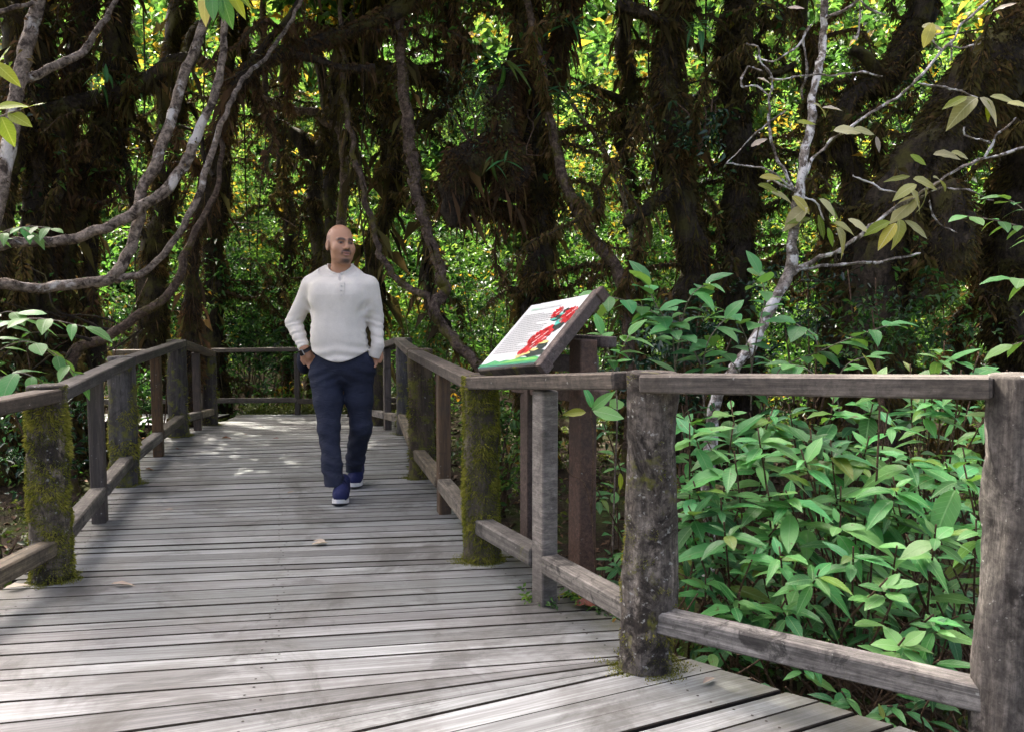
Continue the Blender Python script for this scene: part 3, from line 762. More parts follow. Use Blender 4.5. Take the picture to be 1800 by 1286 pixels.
    flat('red_flowers', rays(0.70, 0.38, 0.14, 0.13, 16) + [blob(0.70, 0.38, 0.12, 0.12), blob(0.66, 0.24, 0.08, 0.09), blob(0.80, 0.44, 0.07, 0.08), blob(0.76, 0.52, 0.06, 0.06), blob(0.60, 0.19, 0.05, 0.05)]
         + rays(0.90, 0.70, 0.10, 0.12, 13) + [blob(0.90, 0.70, 0.09, 0.10), blob(0.94, 0.62, 0.05, 0.06)] + rays(0.66, 0.77, 0.07, 0.09, 11) + [blob(0.66, 0.77, 0.05, 0.07)], (0.42, 0.010, 0.014), 0.0014)
    flat('white_strokes', [[(a, b), (a + 0.04, b + 0.05), (a + 0.046, b + 0.045), (a + 0.008, b - 0.004)] for a, b in ((0.66, 0.30), (0.70, 0.36), (0.74, 0.42), (0.64, 0.38), (0.68, 0.24), (0.78, 0.34), (0.88, 0.68), (0.92, 0.74), (0.66, 0.74))], (0.8, 0.72, 0.7), 0.0018)
    # stand
    for p, sx, top in ((Vector((0.33, 3.82, 0)), 0.13, 1.10), (Vector((0.10, 4.22, 0)), 0.11, 1.06)):
        g = gz(p.x, p.y) - 0.1
        m = MB(); m.box((0, 0, (top + g) / 2), top - g, sx, 0.085, Matrix.Rotation(R(20), 4, 'Z') @ Matrix.Rotation(R(90), 4, 'Y'), 0.005)
        o = obj('post', m.mesh('post'), M['sign_wood'], t); o.location = (p.x, p.y, 0)
    for a, b_, w_, h_ in (((0.02, 4.32, 0.84), (0.42, 3.70, 0.84), 0.06, 0.07), ((0.16, 3.95, 0.985), (0.40, 3.86, 0.985), 0.06, 0.075), ((-0.04, 4.28, 0.985), (0.20, 4.2, 0.985), 0.06, 0.075), ((0.06, 4.38, 1.09), (0.46, 3.76, 1.09), 0.05, 0.05)):
        m = MB(); m.beam(a, b_, w_, h_, 0.004); obj('cross_beam', m.mesh('cross_beam'), M['sign_wood'], t)
build_sign()

# ================================================================== TREES
def px_path(pts):
    P = [W(x, y, Yd) for x, y, Yd, _ in pts]
    rad = [wd / 2 / F * Yd for _, _, Yd, wd in pts]
    return P, rad
def in_walk(x, y):
    if y > 11.9 or y < -1: return False
    l = np.interp(y, [p[1] for p in LEFT], [p[0] for p in LEFT]); r = np.interp(y, [p[1] for p in RIGHT], [p[0] for p in RIGHT])
    if y > 9.6 and x < -1.2: return x > -9
    return l - 0.25 < x < r + 0.2
# where sunshine has to reach the boards (gaps between the crowns)
SUNSPOTS = [((330, 560), (800, 850)), ((648, 748), (775, 836)), ((400, 520), (742, 757))]
def sun_gap(P, margin=0.0):
    """mask of points whose shadow would fall in one of the sunny places on the deck"""
    t = P[:, 2:3] / SUN.z
    Q = P - t * np.array(SUN)[None, :]
    k = np.zeros(len(P), bool)
    for (x0, x1), (y0, y1) in SUNSPOTS:
        a = G(x0, y1); b = G(x1, y1); c = G(x0, y0); d = G(x1, y0)
        ylo, yhi = a.y, c.y
        f = np.clip((Q[:, 1] - ylo) / (yhi - ylo), 0, 1)
        xl = a.x + (c.x - a.x) * f; xr = b.x + (d.x - b.x) * f
        k |= (Q[:, 1] > ylo - margin) & (Q[:, 1] < yhi + margin) & (Q[:, 0] > xl - margin) & (Q[:, 0] < xr + margin)
    return k
def crown_mesh(c, rx, rz, n, rs, size=0.19, mu=0.5):
    """a crown of leaf sprays, thicker on the outside, with holes"""
    d = unit(rs.normal(0, 1, (n, 3))); r = rs.rand(n, 1) ** 0.45
    C = np.array(c) + d * r * np.array([rx, rx, rz])
    nv = np.array([mnoise.noise(Vector(p) * 0.9) for p in C])
    C = C[nv > -0.3]
    C = C[~(sun_gap(C, 0.14) & (rs.rand(len(C)) < 0.72))]
    V, Fc, T = leafy(C, rs, 11, 0.24, size, 0.45, 0.7, mu, 0.16)
    return mesh_np('crown', V, Fc, {'tint': T})
def strands(rg, nor, n, rs, Lm, wd=0.012, tmu=0.45):
    P, D = sample_rings(rg, nor, n, rs)
    low = (D[:, 2] < 0.25) & (P[:, 2] < 1.9 + 0.42 * P[:, 1]); P = P[low]; D = D[low]; n = len(P)
    L = Lm * (0.25 + rs.rand(n) ** 2 * 1.1); Wd = wd * (0.5 + rs.rand(n))
    return blades(P, D * 0.35, L, Wd, rs, 2.2, np.clip(rs.normal(tmu, 0.2, n), 0, 1))
class TreeCtx: pass
def tree(name, label, trunk, branches=(), bark='bark_dark', fuzz=0, fsize=0.052, hang=0, hlen=0.3, crown=None, group=None, fmat='fuzz', lump=0.35, cat_='tree', foot=True, seg=14, tmu=0.45, bfuzz=0.6, lump_f=3.0, tangle=24, kink=0.13, bbark=None, bfmat=None):
    seed = (sum(ord(ch) for ch in label) % 97) * 0.37
    rs = np.random.RandomState(int(seed * 100) % 100000)
    P, rad = px_path(trunk)
    if foot:
        g = P[-1]; gh = gz(g.x, g.y) - 0.15
        P.append(Vector((g.x, g.y, (g.z + gh) / 2))); rad.append(rad[-1] * 1.05)
        P.append(Vector((g.x, g.y, gh))); rad.append(rad[-2] * 1.5)
    base = P[-1]
    t = thing(name, base, label, cat_, group)
    mossparts = []
    def limb(nm, P, rad, amt, bark_, fm):
        path, rr = smooth_path(P, rad, 7)
        if kink > 0 and name == 'mossy_tree':
            path = [q + Vector((mnoise.noise(q * 1.5 + Vector((seed, 0, 0))) + 0.35 * mnoise.noise(q * 4.5), 0.5 * mnoise.noise(q * 1.5 + Vector((0, seed, 5))), 0)) * kink for q in path]
        elif kink > 0:
            path = [q + Vector((mnoise.noise(q * 9 + Vector((seed, 0, 0))), mnoise.noise(q * 9 + Vector((0, seed, 5))), mnoise.noise(q * 9 + Vector((3, 0, seed))))) * kink * (1.0 if i else 0.0) for i, q in enumerate(path)]
        rg, nor = rings_of(path, rr, seg, lump, lump_f, seed, 0.012 if lump > 0.2 else 0.003)
        o = obj(nm, rings_mesh(nm, rg), M[bark_], t)
        if amt > 0:
            length = sum((a - b).length for a, b in zip(path[1:], path[:-1])); ar = length * 6.28 * float(np.mean(rr))
            n = int(amt * ar * 2.4)
            pp = []
            if n > 5:
                Ps, D = sample_rings(rg, nor, n, rs)
                nv = np.array([mnoise.noise(Vector(p) * 3.1 + Vector((seed, 0, 0))) for p in Ps])
                k = (nv > -0.22) & (Ps[:, 2] < 1.7 + 0.42 * Ps[:, 1]); Ps = Ps[k]; D = D[k]; nv = nv[k]; n = len(Ps)
                L = fsize * 1.0 * (0.3 + rs.rand(n) ** 1.7 * 1.3) * (1 + 0.9 * nv); Wd = fsize * (0.07 + 0.10 * rs.rand(n))
                pp.append(blades(Ps, D, L, Wd, rs, 0.9, np.clip(tmu + 0.6 * nv + rs.normal(0, 0.16, n), 0, 1)))
            h = int(hang * length * 1.3)
            if h > 3: pp.append(strands(rg, nor, h, rs, hlen, tmu=tmu))
            if pp:
                V, Fc, T = cat(pp)
                obj('moss', mesh_np('moss', V, Fc, {'tint': T}), M[fm], t, kind='stuff')
        return rg, nor
    limb('trunk', P, rad, fuzz, bark, fmat)
    for br in branches:
        Pb, rb = px_path(br)
        limb('branch', Pb, rb, fuzz * bfuzz if bfuzz else 0, bbark or bark, bfmat or fmat)
    if name == 'mossy_tree' and tangle:
        tw_V, tw_F, mo, lf = [], [], [], []; nv_ = 0
        path, rr = smooth_path(P, rad, 5)
        for _ in range(tangle):
            k = rs.randint(2, len(path) - 3); p = path[k]
            if p.z > 6.2: continue
            an = rs.rand() * 6.283; d = Vector((math.cos(an), math.sin(an) * 0.6, rs.uniform(-0.5, 0.8))).normalized()
            n = rs.randint(6, 13); pts = [p.copy()]; r0 = rs.uniform(0.008, 0.03)
            for q in range(n):
                d = (d + Vector(rs.normal(0, 0.38, 3)) + Vector((0, 0, -0.04))).normalized(); p = p + d * rs.uniform(0.10, 0.20); pts.append(p.copy())
            rad_ = list(np.linspace(r0, 0.004, len(pts))); rg, nor = rings_of(pts, rad_, 5)
            if any(in_walk(q.x, q.y) and q.z < 2.4 for q in pts): continue
            tw_V.append(rg.reshape(-1, 3)); i, kk = np.meshgrid(np.arange(len(pts) - 1), np.arange(5), indexing='ij'); k2 = (kk + 1) % 5
            tw_F.append(np.stack([i * 5 + kk, i * 5 + k2, (i + 1) * 5 + k2, (i + 1) * 5 + kk], -1).reshape(-1, 4) + nv_); nv_ += len(pts) * 5
            if r0 > 0.012 and fuzz > 300:
                m_ = int(60 * len(pts)); Ps, D = sample_rings(rg, nor, m_, rs)
                mo.append(blades(Ps, D, 0.03 + 0.11 * rs.rand(m_) ** 2, 0.006 + 0.007 * rs.rand(m_), rs, 1.6, np.clip(rs.normal(tmu + 0.1, 0.2, m_), 0, 1)))
            if rs.rand() < 0.55:
                lf.append(leafy(np.array([np.array(q) for q in pts[3:]]), rs, 3, 0.10, rs.choice([0.05, 0.07, 0.09]), 0.42, 0.6, 0.5, 0.2))
        if tw_V:
            obj('twigs', mesh_np('twigs', np.concatenate(tw_V), np.concatenate(tw_F), None, True), M['bark_dark' if seed % 2 > 0.7 else 'stem'], t, kind='stuff')
        if mo:
            V, Fc, T = cat(mo); obj('moss', mesh_np('moss', V, Fc, {'tint': T}), M[fmat], t, kind='stuff')
        if lf:
            V, Fc, T = cat(lf); obj('foliage', mesh_np('foliage', V, Fc, {'tint': T}), M['leaves'], t, kind='stuff')
    if crown:
        for (cx, cy, cz, rx, rz, n, mu) in crown:
            obj('crown', crown_mesh((cx, cy, cz), rx, rz, n, rs, mu=mu), M['leaves'], t)
    return t

# ---- left: dark mossy trunks behind the railing
tree('mossy_tree', 'dark mossy trunk at the far left edge, behind the pale leaning trunk', [(20, -700, 8.6, 29.6), (28, -60, 8.6, 34.0), (22, 150, 8.6, 34.0), (10, 330, 8.6, 35.5), (-5, 520, 8.6, 41.4)], fuzz=1500, hang=40, crown=[(-4.8, 9.6, 6.8, 2.0, 1.1, 260, 0.45)])
tree('mossy_tree', 'straight dark mossy trunk, second from the left edge', [(90, -700, 8.9, 32.6), (78, -40, 8.9, 37.0), (68, 200, 8.9, 34.0), (58, 330, 8.9, 37.0), (45, 520, 8.9, 44.4)], [[(78, 60, 8.9, 22.2), (40, 40, 8.4, 19.2), (-30, -30, 8, 16.3)]], fuzz=1500, hang=45, crown=[(-4.4, 10.2, 7.0, 2.1, 1.1, 280, 0.5)])
tree('mossy_tree', 'reddish brown mossy trunk, third from the left edge', [(160, -700, 9.1, 29.6), (148, -40, 9.1, 35.5), (132, 140, 9.1, 32.6), (112, 260, 9.1, 35.5), (92, 420, 9.1, 40.0), (85, 560, 9.1, 44.4)], fuzz=1700, hang=55, fmat='fuzz_red', crown=[(-3.6, 10.4, 7.2, 2.1, 1.1, 300, 0.45)])
tree('mossy_tree', 'leaning dark trunk crossed by the long pale branch', [(225, -600, 9.3, 28.1), (205, -20, 9.3, 31.1), (192, 160, 9.3, 31.1), (172, 270, 9.3, 34.0), (138, 350, 9.3, 35.5), (112, 440, 9.3, 40.0), (105, 560, 9.3, 44.4)], [[(172, 175, 9.2, 31.1), (120, 185, 9.0, 34.0), (60, 200, 8.8, 26.6)], [(195, 175, 9.3, 29.6), (250, 150, 9.1, 32.6), (300, 112, 9.0, 22.2), (360, 100, 8.9, 11.8)]], fuzz=1700, hang=60, hlen=0.4, crown=[(-3.0, 10.6, 7.4, 2.2, 1.1, 300, 0.5)])
tree('mossy_tree', 'thin dark trunk right of the leaning trunk, behind the pale fork', [(235, -500, 9.6, 19.2), (222, 60, 9.6, 20.7), (207, 240, 9.6, 22.2), (180, 330, 9.6, 25.2), (160, 430, 9.6, 28.1), (155, 580, 9.6, 32.6)], [[(205, 255, 9.6, 11.8), (225, 300, 9.5, 11.1), (240, 350, 9.5, 10.4), (262, 420, 9.5, 8.9)]], fuzz=1400, hang=30)
tree('mossy_tree', 'lumpy mossy trunk standing left of the dark thicket, behind the pale branches', [(325, -600, 12.4, 34), (312, -30, 12.4, 36), (304, 130, 12.4, 40), (298, 260, 12.4, 42), (284, 380, 12.4, 40), (268, 470, 12.4, 44), (262, 590, 12.4, 50)], [[(300, 180, 12.4, 20), (330, 120, 12.2, 18), (352, 40, 12, 16)]], fuzz=1300, hang=50, lump=0.5, crown=[(-4.6, 13.2, 7.4, 2.3, 1.2, 300, 0.55)])
tree('mossy_tree', 'knotted dark trunk in the thicket left of the walking man', [(405, -500, 12.8, 24), (400, 0, 12.8, 26), (398, 150, 12.8, 24), (392, 300, 12.8, 30), (380, 420, 12.8, 34), (372, 600, 12.8, 40)], fuzz=1200, hang=40, lump=0.55)
# ---- left: pale smooth trunks and long bent branches
tree('pale_tree', 'pale smooth trunk leaning out of the upper left corner', [(120, -420, 6.6, 16.8), (72, -20, 6.4, 21.0), (55, 45, 6.3, 22.7), (40, 115, 6.2, 23.5), (24, 190, 6.1, 22.7), (8, 300, 6.0, 25.2), (-14, 400, 5.9, 26.9), (-40, 560, 5.9, 28.6)], [[(42, 142, 6.2, 13.4), (70, 128, 6.3, 14.3), (98, 114, 6.4, 15.1), (142, 92, 6.6, 12.6), (172, 52, 6.8, 10.1), (200, 8, 7.0, 8.4), (240, -90, 7.2, 6.7)], [(70, 0, 6.4, 7.6), (30, 15, 6.2, 7.6), (-30, 28, 6.0, 6.7)]], bark='bark_pale', fuzz=90, lump=0.2, lump_f=6, kink=0.018, fmat='fuzz_red', crown=[(-3.4, 6.9, 5.8, 1.9, 0.6, 1150, 0.5)], bfuzz=3)  # wide out-of-view crown, added to keep direct sun off the deck
tree('pale_tree', 'long pale bent branches sweeping up from the left edge into a fork', [(400, -160, 7.0, 12.3), (378, -10, 6.9, 13.9), (352, 60, 6.8, 15.5), (326, 130, 6.7, 17.0), (300, 212, 6.6, 17.8), (272, 290, 6.5, 18.6), (250, 335, 6.45, 19.3), (243, 390, 6.4, 18.6), (228, 440, 6.35, 19.3), (208, 478, 6.3, 20.1), (170, 496, 6.25, 18.6), (110, 502, 6.2, 18.6), (50, 506, 6.1, 18.6), (-10, 498, 6.0, 20.1), (-120, 520, 6.0, 23.2), (-220, 600, 6.0, 26.3)],
     [[(204, 492, 6.3, 13.2), (252, 478, 6.35, 11.6), (300, 430, 6.4, 11.6), (335, 374, 6.45, 10.9), (360, 312, 6.5, 10.9), (376, 256, 6.55, 10.0), (402, 190, 6.6, 8.5), (428, 140, 6.9, 7.7), (470, 98, 7.4, 7.0), (520, 20, 7.8, 6.2), (560, -80, 8, 5.4)]], bark='bark_pale', fuzz=14, lump=0.2, lump_f=6, kink=0.018, fsize=0.04, crown=[(-1.9, 7.4, 6.0, 1.9, 0.6, 1150, 0.5)])  # unseen flat crown put here to block sun on the boards
tree('pale_tree', 'grey brown branch with a white scar, arching across the upper left', [(410, -150, 6.9, 11.3), (396, 30, 6.8, 12.1), (386, 140, 6.7, 13.6), (356, 216, 6.6, 15.1), (332, 272, 6.5, 17.4), (302, 322, 6.4, 18.2), (242, 370, 6.3, 18.2), (172, 406, 6.2, 18.2), (104, 424, 6.1, 18.2), (40, 424, 6.0, 16.7), (-20, 440, 5.9, 18.2), (-150, 520, 5.9, 22.7)], bark='bark_pale', fuzz=40, lump=0.2, lump_f=6, kink=0.018, fsize=0.05, crown=[(-2.6, 9.2, 6.2, 2.2, 0.6, 1200, 0.45)])  # added overhead crown blocks sun; pale bark patches stand in for sun spots
tree('mossy_tree', 'dark curved root-like branch rising behind the left railing', [(385, 240, 8.2, 7.2), (372, 330, 8.2, 9.6), (340, 425, 8.2, 12.0), (318, 464, 8.2, 13.6), (284, 527, 8.2, 14.4), (240, 560, 8.2, 16.0), (178, 594, 8.2, 17.6), (120, 625, 8.2, 20.8)], bark='bark_red', fuzz=260, fsize=0.05, lump=0.2)
# ---- rust coloured diagonal limb
tree('mossy_tree', 'rusty moss-covered limb running diagonally to the upper centre', [(900, -110, 9.0, 24), (800, -40, 8.8, 26), (700, 18, 8.6, 26), (600, 62, 8.4, 24), (520, 88, 8.2, 22), (442, 122, 8.0, 26), (408, 160, 7.9, 24), (375, 260, 8.4, 20), (350, 420, 9.0, 24), (330, 560, 9.6, 30)], [[(446, 106, 8.0, 12), (480, 62, 8.1, 11), (518, 0, 8.2, 10), (560, -90, 8.3, 8)], [(520, 95, 8.2, 12), (600, 118, 8.2, 12), (670, 122, 8.4, 14)]], bark='bark_dark', fuzz=1500, fsize=0.055, hang=60, hlen=0.28, fmat='fuzz_red', tmu=0.55)
# ---- centre
tree('mossy_tree', 'forked dark tree behind the man, left of his head', [(420, -220, 13.0, 13), (425, 40, 13.0, 16), (443, 143, 13.0, 18), (466, 202, 13.0, 22), (526, 246, 13.0, 26), (543, 290, 13.0, 28), (551, 340, 13.0, 26), (560, 430, 13.0, 28), (560, 600, 13.0, 34)], [[(545, 290, 13.0, 24), (568, 236, 13.0, 22), (576, 180, 13.0, 18), (570, 60, 13.0, 16), (575, -200, 13, 14)]], fuzz=900, hang=35, lump=0.3, crown=[(-2.2, 13.6, 6.6, 1.9, 1.0, 220, 0.6)])
tree('pale_tree', 'smooth snaking branch above and left of the man', [(462, -60, 12.2, 9), (464, 140, 12.2, 11), (480, 180, 12.2, 12), (520, 194, 12.2, 13), (552, 197, 12.2, 14), (574, 217, 12.2, 14), (598, 232, 12.2, 14), (606, 300, 12.2, 16), (600, 420, 12.2, 18), (600, 600, 12.2, 20)], bark='bark_red', fuzz=300, fsize=0.05, lump=0.15, kink=0.03)
tree('mossy_tree', 'slim dark trunk rising just behind the bald man', [(602, -500, 12.6, 14), (598, 0, 12.6, 18), (596, 140, 12.6, 20), (592, 268, 12.6, 20), (580, 395, 12.6, 20), (575, 600, 12.6, 24)], fuzz=1000, hang=40, crown=[(-2.6, 12.6, 6.2, 1.6, 0.9, 180, 0.6)])
tree('mossy_tree', 'dark slender trunk in the thicket left of the forked tree', [(505, -300, 14, 14), (500, 100, 14, 16), (498, 300, 14, 18), (508, 400, 14, 20), (505, 600, 14, 24)], fuzz=900, hang=20)
tree('mossy_tree', 'pair-trunked dark tree right of the man, hung with long moss', [(650, -500, 11.6, 27.2), (655, 0, 11.6, 28.8), (664, 150, 11.6, 32.0), (690, 260, 11.6, 28.8), (684, 340, 11.6, 25.6), (662, 432, 11.6, 27.2), (655, 600, 11.6, 32.0)], [[(668, 128, 11.5, 32.0), (715, 130, 11.3, 36.8), (768, 140, 11.1, 33.6), (800, 160, 11, 24.0)], [(625, 40, 11.6, 17.6), (612, 180, 11.6, 16.0), (620, 260, 11.6, 16.0), (636, 330, 11.6, 16.0)]], fuzz=1400, hang=85, hlen=0.5, lump=0.5, crown=[(-2.2, 11.8, 6.4, 2.0, 1.0, 260, 0.45)])
tree('mossy_tree', 'black mossy trunk hanging in the top centre', [(775, -500, 10.6, 28.8), (786, 0, 10.6, 32.0), (805, 110, 10.6, 27.2), (772, 190, 10.6, 19.2), (722, 240, 10.7, 17.6), (735, 330, 10.8, 14.4), (750, 440, 10.8, 14.4), (752, 620, 10.8, 19.2)], fuzz=1400, hang=70, hlen=0.4, lump=0.45, crown=[(-0.6, 10.8, 6.0, 1.6, 0.9, 160, 0.45)])
tree('red_bark_tree', 'crooked reddish tree with a side branch, right of the man', [(640, -400, 8.8, 14.6), (690, -60, 8.7, 17.5), (702, 60, 8.6, 19.0), (713, 186, 8.5, 20.5), (725, 288, 8.4, 20.5), (735, 352, 8.3, 17.5), (757, 428, 8.2, 17.5), (775, 482, 8.1, 19.0), (779, 512, 8.1, 20.5), (765, 540, 8.0, 21.9), (776, 568, 8.0, 19.0), (798, 602, 7.9, 17.5), (836, 640, 7.8, 17.5), (860, 690, 7.8, 20.5)],
     [[(764, 540, 8.0, 16.1), (748, 522, 8.05, 11.7), (722, 512, 8.1, 10.2), (697, 493, 8.15, 10.2), (676, 460, 8.2, 10.2), (660, 425, 8.25, 9.5), (643, 345, 8.3, 9.5), (622, 268, 8.4, 8.8), (608, 180, 8.5, 8.8), (600, 60, 8.6, 7.3), (590, -150, 8.7, 5.9)]], bark='bark_red', fuzz=420, fsize=0.05, lump=0.3, hang=30, lump_f=5, kink=0.04, crown=[(-0.5, 8.6, 5.9, 1.8, 0.6, 950, 0.5)])  # unseen crown spread out to shade the deck and right shrubs
tree('mossy_tree', 'huge dark mossy tree in the centre right, with a shaggy moss clump', [(905, -500, 9.4, 45.3), (918, -20, 9.4, 48.6), (936, 100, 9.4, 45.3), (932, 200, 9.4, 40.5), (946, 300, 9.4, 45.3), (950, 400, 9.4, 45.3), (934, 520, 9.4, 48.6), (940, 640, 9.4, 53.4)],
     [[(925, 390, 9.3, 25.9), (900, 376, 9.1, 27.5), (862, 366, 8.9, 24.3), (828, 366, 8.8, 17.8)], [(940, 130, 9.3, 48.6), (895, 140, 9.0, 51.8), (884, 190, 8.9, 48.6), (880, 250, 8.8, 53.4), (850, 280, 8.7, 74.4), (820, 300, 8.7, 72.9), (806, 350, 8.7, 48.6), (800, 400, 8.7, 21.0)], [(880, 250, 8.8, 64.8), (890, 300, 8.7, 64.8), (880, 350, 8.7, 35.6)], [(950, 150, 9.3, 29.1), (985, 90, 9.2, 32.4), (1000, 30, 9.2, 29.1), (1010, -60, 9.2, 24.3)]], fuzz=1700, fsize=0.058, hang=110, hlen=0.36, lump=0.45, lump_f=4.0, fmat='fuzz', tmu=0.55, bfuzz=1.5, crown=[(0.2, 10.2, 6.0, 2.2, 1.0, 240, 0.45)], bfmat='fuzz_red')
tree('mossy_tree', 'slim olive leaning trunk right of the huge mossy tree', [(860, -400, 9.0, 10), (912, -80, 8.9, 11), (935, 40, 8.8, 12), (958, 180, 8.7, 14), (978, 236, 8.6, 17), (995, 320, 8.5, 19), (1018, 380, 8.4, 20), (1048, 436, 8.4, 20), (1092, 505, 8.3, 22), (1110, 640, 8.3, 24)], bark='bark_red', fuzz=500, fsize=0.035, hang=15, lump=0.2, tmu=0.6, kink=0.05, crown=[(1.1, 8.0, 5.8, 1.7, 0.6, 850, 0.5)])  # out-of-view crown added so no hard sun reaches the right shrubs
tree('bare_sapling', 'thin bare pale pole leaning behind the information board', [(900, -120, 10.6, 4), (960, 100, 10.5, 5), (1008, 185, 10.4, 6), (1046, 240, 10.3, 7), (1086, 320, 10.2, 8), (1110, 420, 10.2, 9), (1118, 600, 10.2, 10)], bark='bark_pale', lump=0.1, seg=8, kink=0.02)
tree('mossy_tree', 'mossy trunk right of the bright leafy gap in the centre', [(1085, -500, 11.0, 22), (1094, 40, 11.0, 24), (1098, 165, 11.0, 26), (1102, 235, 11.0, 28), (1114, 300, 11.0, 24), (1108, 480, 11.0, 28), (1106, 640, 11, 32)], [[(1105, 240, 11, 12), (1140, 220, 10.9, 12), (1165, 190, 10.9, 10)], [(1100, 190, 11, 12), (1060, 165, 10.9, 12), (1020, 150, 10.9, 10)]], fuzz=1200, hang=45, lump=0.5, crown=[(1.2, 11.8, 6.6, 2.0, 1.0, 220, 0.55)])
tree('mossy_tree', 'broad shaggy brown trunk left of the white trunk', [(1175, -500, 8.6, 40.8), (1190, -20, 8.6, 44.9), (1180, 100, 8.6, 47.6), (1196, 210, 8.6, 53.0), (1186, 320, 8.6, 44.9), (1205, 430, 8.6, 47.6), (1200, 640, 8.6, 57.1)], [[(1195, 60, 8.5, 17.7), (1140, 30, 8.3, 20.4), (1080, 5, 8.2, 16.3)], [(1190, 330, 8.5, 23.1), (1150, 360, 8.3, 20.4), (1110, 395, 8.2, 12.2)]], fuzz=1700, fsize=0.06, hang=90, hlen=0.3, lump=0.5, tmu=0.5, lump_f=4, crown=[(1.8, 9.6, 6.0, 2.0, 1.0, 200, 0.45)])
tree('mossy_tree', 'thick black mossy trunk directly left of the white trunk', [(1310, -500, 8.9, 42.1), (1300, -20, 8.9, 49.7), (1296, 80, 8.9, 48.4), (1282, 180, 8.9, 38.2), (1300, 290, 8.9, 51.0), (1290, 400, 8.9, 53.6), (1296, 640, 8.9, 57.4)], [[(1290, 110, 8.8, 12.8), (1350, 130, 8.5, 12.8), (1400, 110, 8.4, 8.9)]], fuzz=1700, fsize=0.058, hang=70, hlen=0.25, lump=0.5, lump_f=4, tmu=0.35, crown=[(2.8, 9.8, 6.0, 2.0, 1.0, 200, 0.45)])
tree('mossy_tree', 'yellow-mossed thin trunk close behind the white trunk', [(1405, -300, 9.6, 14), (1415, 20, 9.6, 16), (1425, 120, 9.6, 17), (1440, 250, 9.6, 18), (1450, 400, 9.6, 20), (1450, 640, 9.6, 24)], fuzz=1200, hang=50, hlen=0.25, tmu=0.68, lump=0.4)
# ---- right: heavy mossy trunks
tree('mossy_tree', 'dark crooked mossy limb curving behind the thin white branches', [(1640, -500, 8.4, 50), (1612, -10, 8.4, 46), (1602, 50, 8.4, 46), (1586, 112, 8.4, 46), (1540, 148, 8.4, 42), (1492, 178, 8.4, 40), (1478, 250, 8.4, 36), (1500, 340, 8.4, 40), (1490, 460, 8.4, 50), (1500, 640, 8.4, 60)], [[(1560, 140, 8.3, 22), (1530, 100, 8.3, 20), (1500, 90, 8.3, 14)]], fuzz=1500, hang=55, lump=0.4, crown=[(3.6, 9.2, 5.8, 1.8, 0.9, 180, 0.45)])
tree('mossy_tree', 'massive moss-wrapped trunk leaning in from the right edge', [(1990, -240, 7.4, 102.0), (1840, 10, 7.4, 119.0), (1740, 130, 7.4, 119.0), (1660, 240, 7.4, 102.0), (1596, 330, 7.4, 93.5), (1560, 430, 7.4, 102.0), (1540, 540, 7.4, 110.5), (1530, 660, 7.4, 119.0)], [[(1650, 330, 7.2, 68.0), (1655, 400, 7.1, 81.6), (1640, 470, 7.1, 71.4), (1612, 540, 7.1, 39.1)]], fuzz=1900, fsize=0.058, hang=60, hlen=0.2, lump=0.4, lump_f=3.4, tmu=0.42, seg=22, crown=[(5.2, 8.0, 5.8, 1.8, 0.9, 160, 0.45)])
tree('mossy_tree', 'dark moss-swollen trunk at the right edge, above the railing post', [(1850, -300, 8.0, 80), (1820, 200, 8.0, 90), (1800, 380, 8.0, 100), (1782, 470, 8.0, 96), (1775, 560, 8.0, 86), (1790, 660, 8.0, 90)], fuzz=1700, fsize=0.055, hang=50, lump=0.4, tmu=0.35, seg=20)
tree('mossy_tree', 'small mossy stump with an orange tuft beside the right edge trunk', [(1706, 380, 8.6, 18), (1708, 440, 8.6, 26), (1722, 490, 8.6, 30), (1704, 540, 8.6, 18), (1690, 640, 8.6, 22)], fuzz=1600, fsize=0.05, tmu=0.75, lump=0.5)

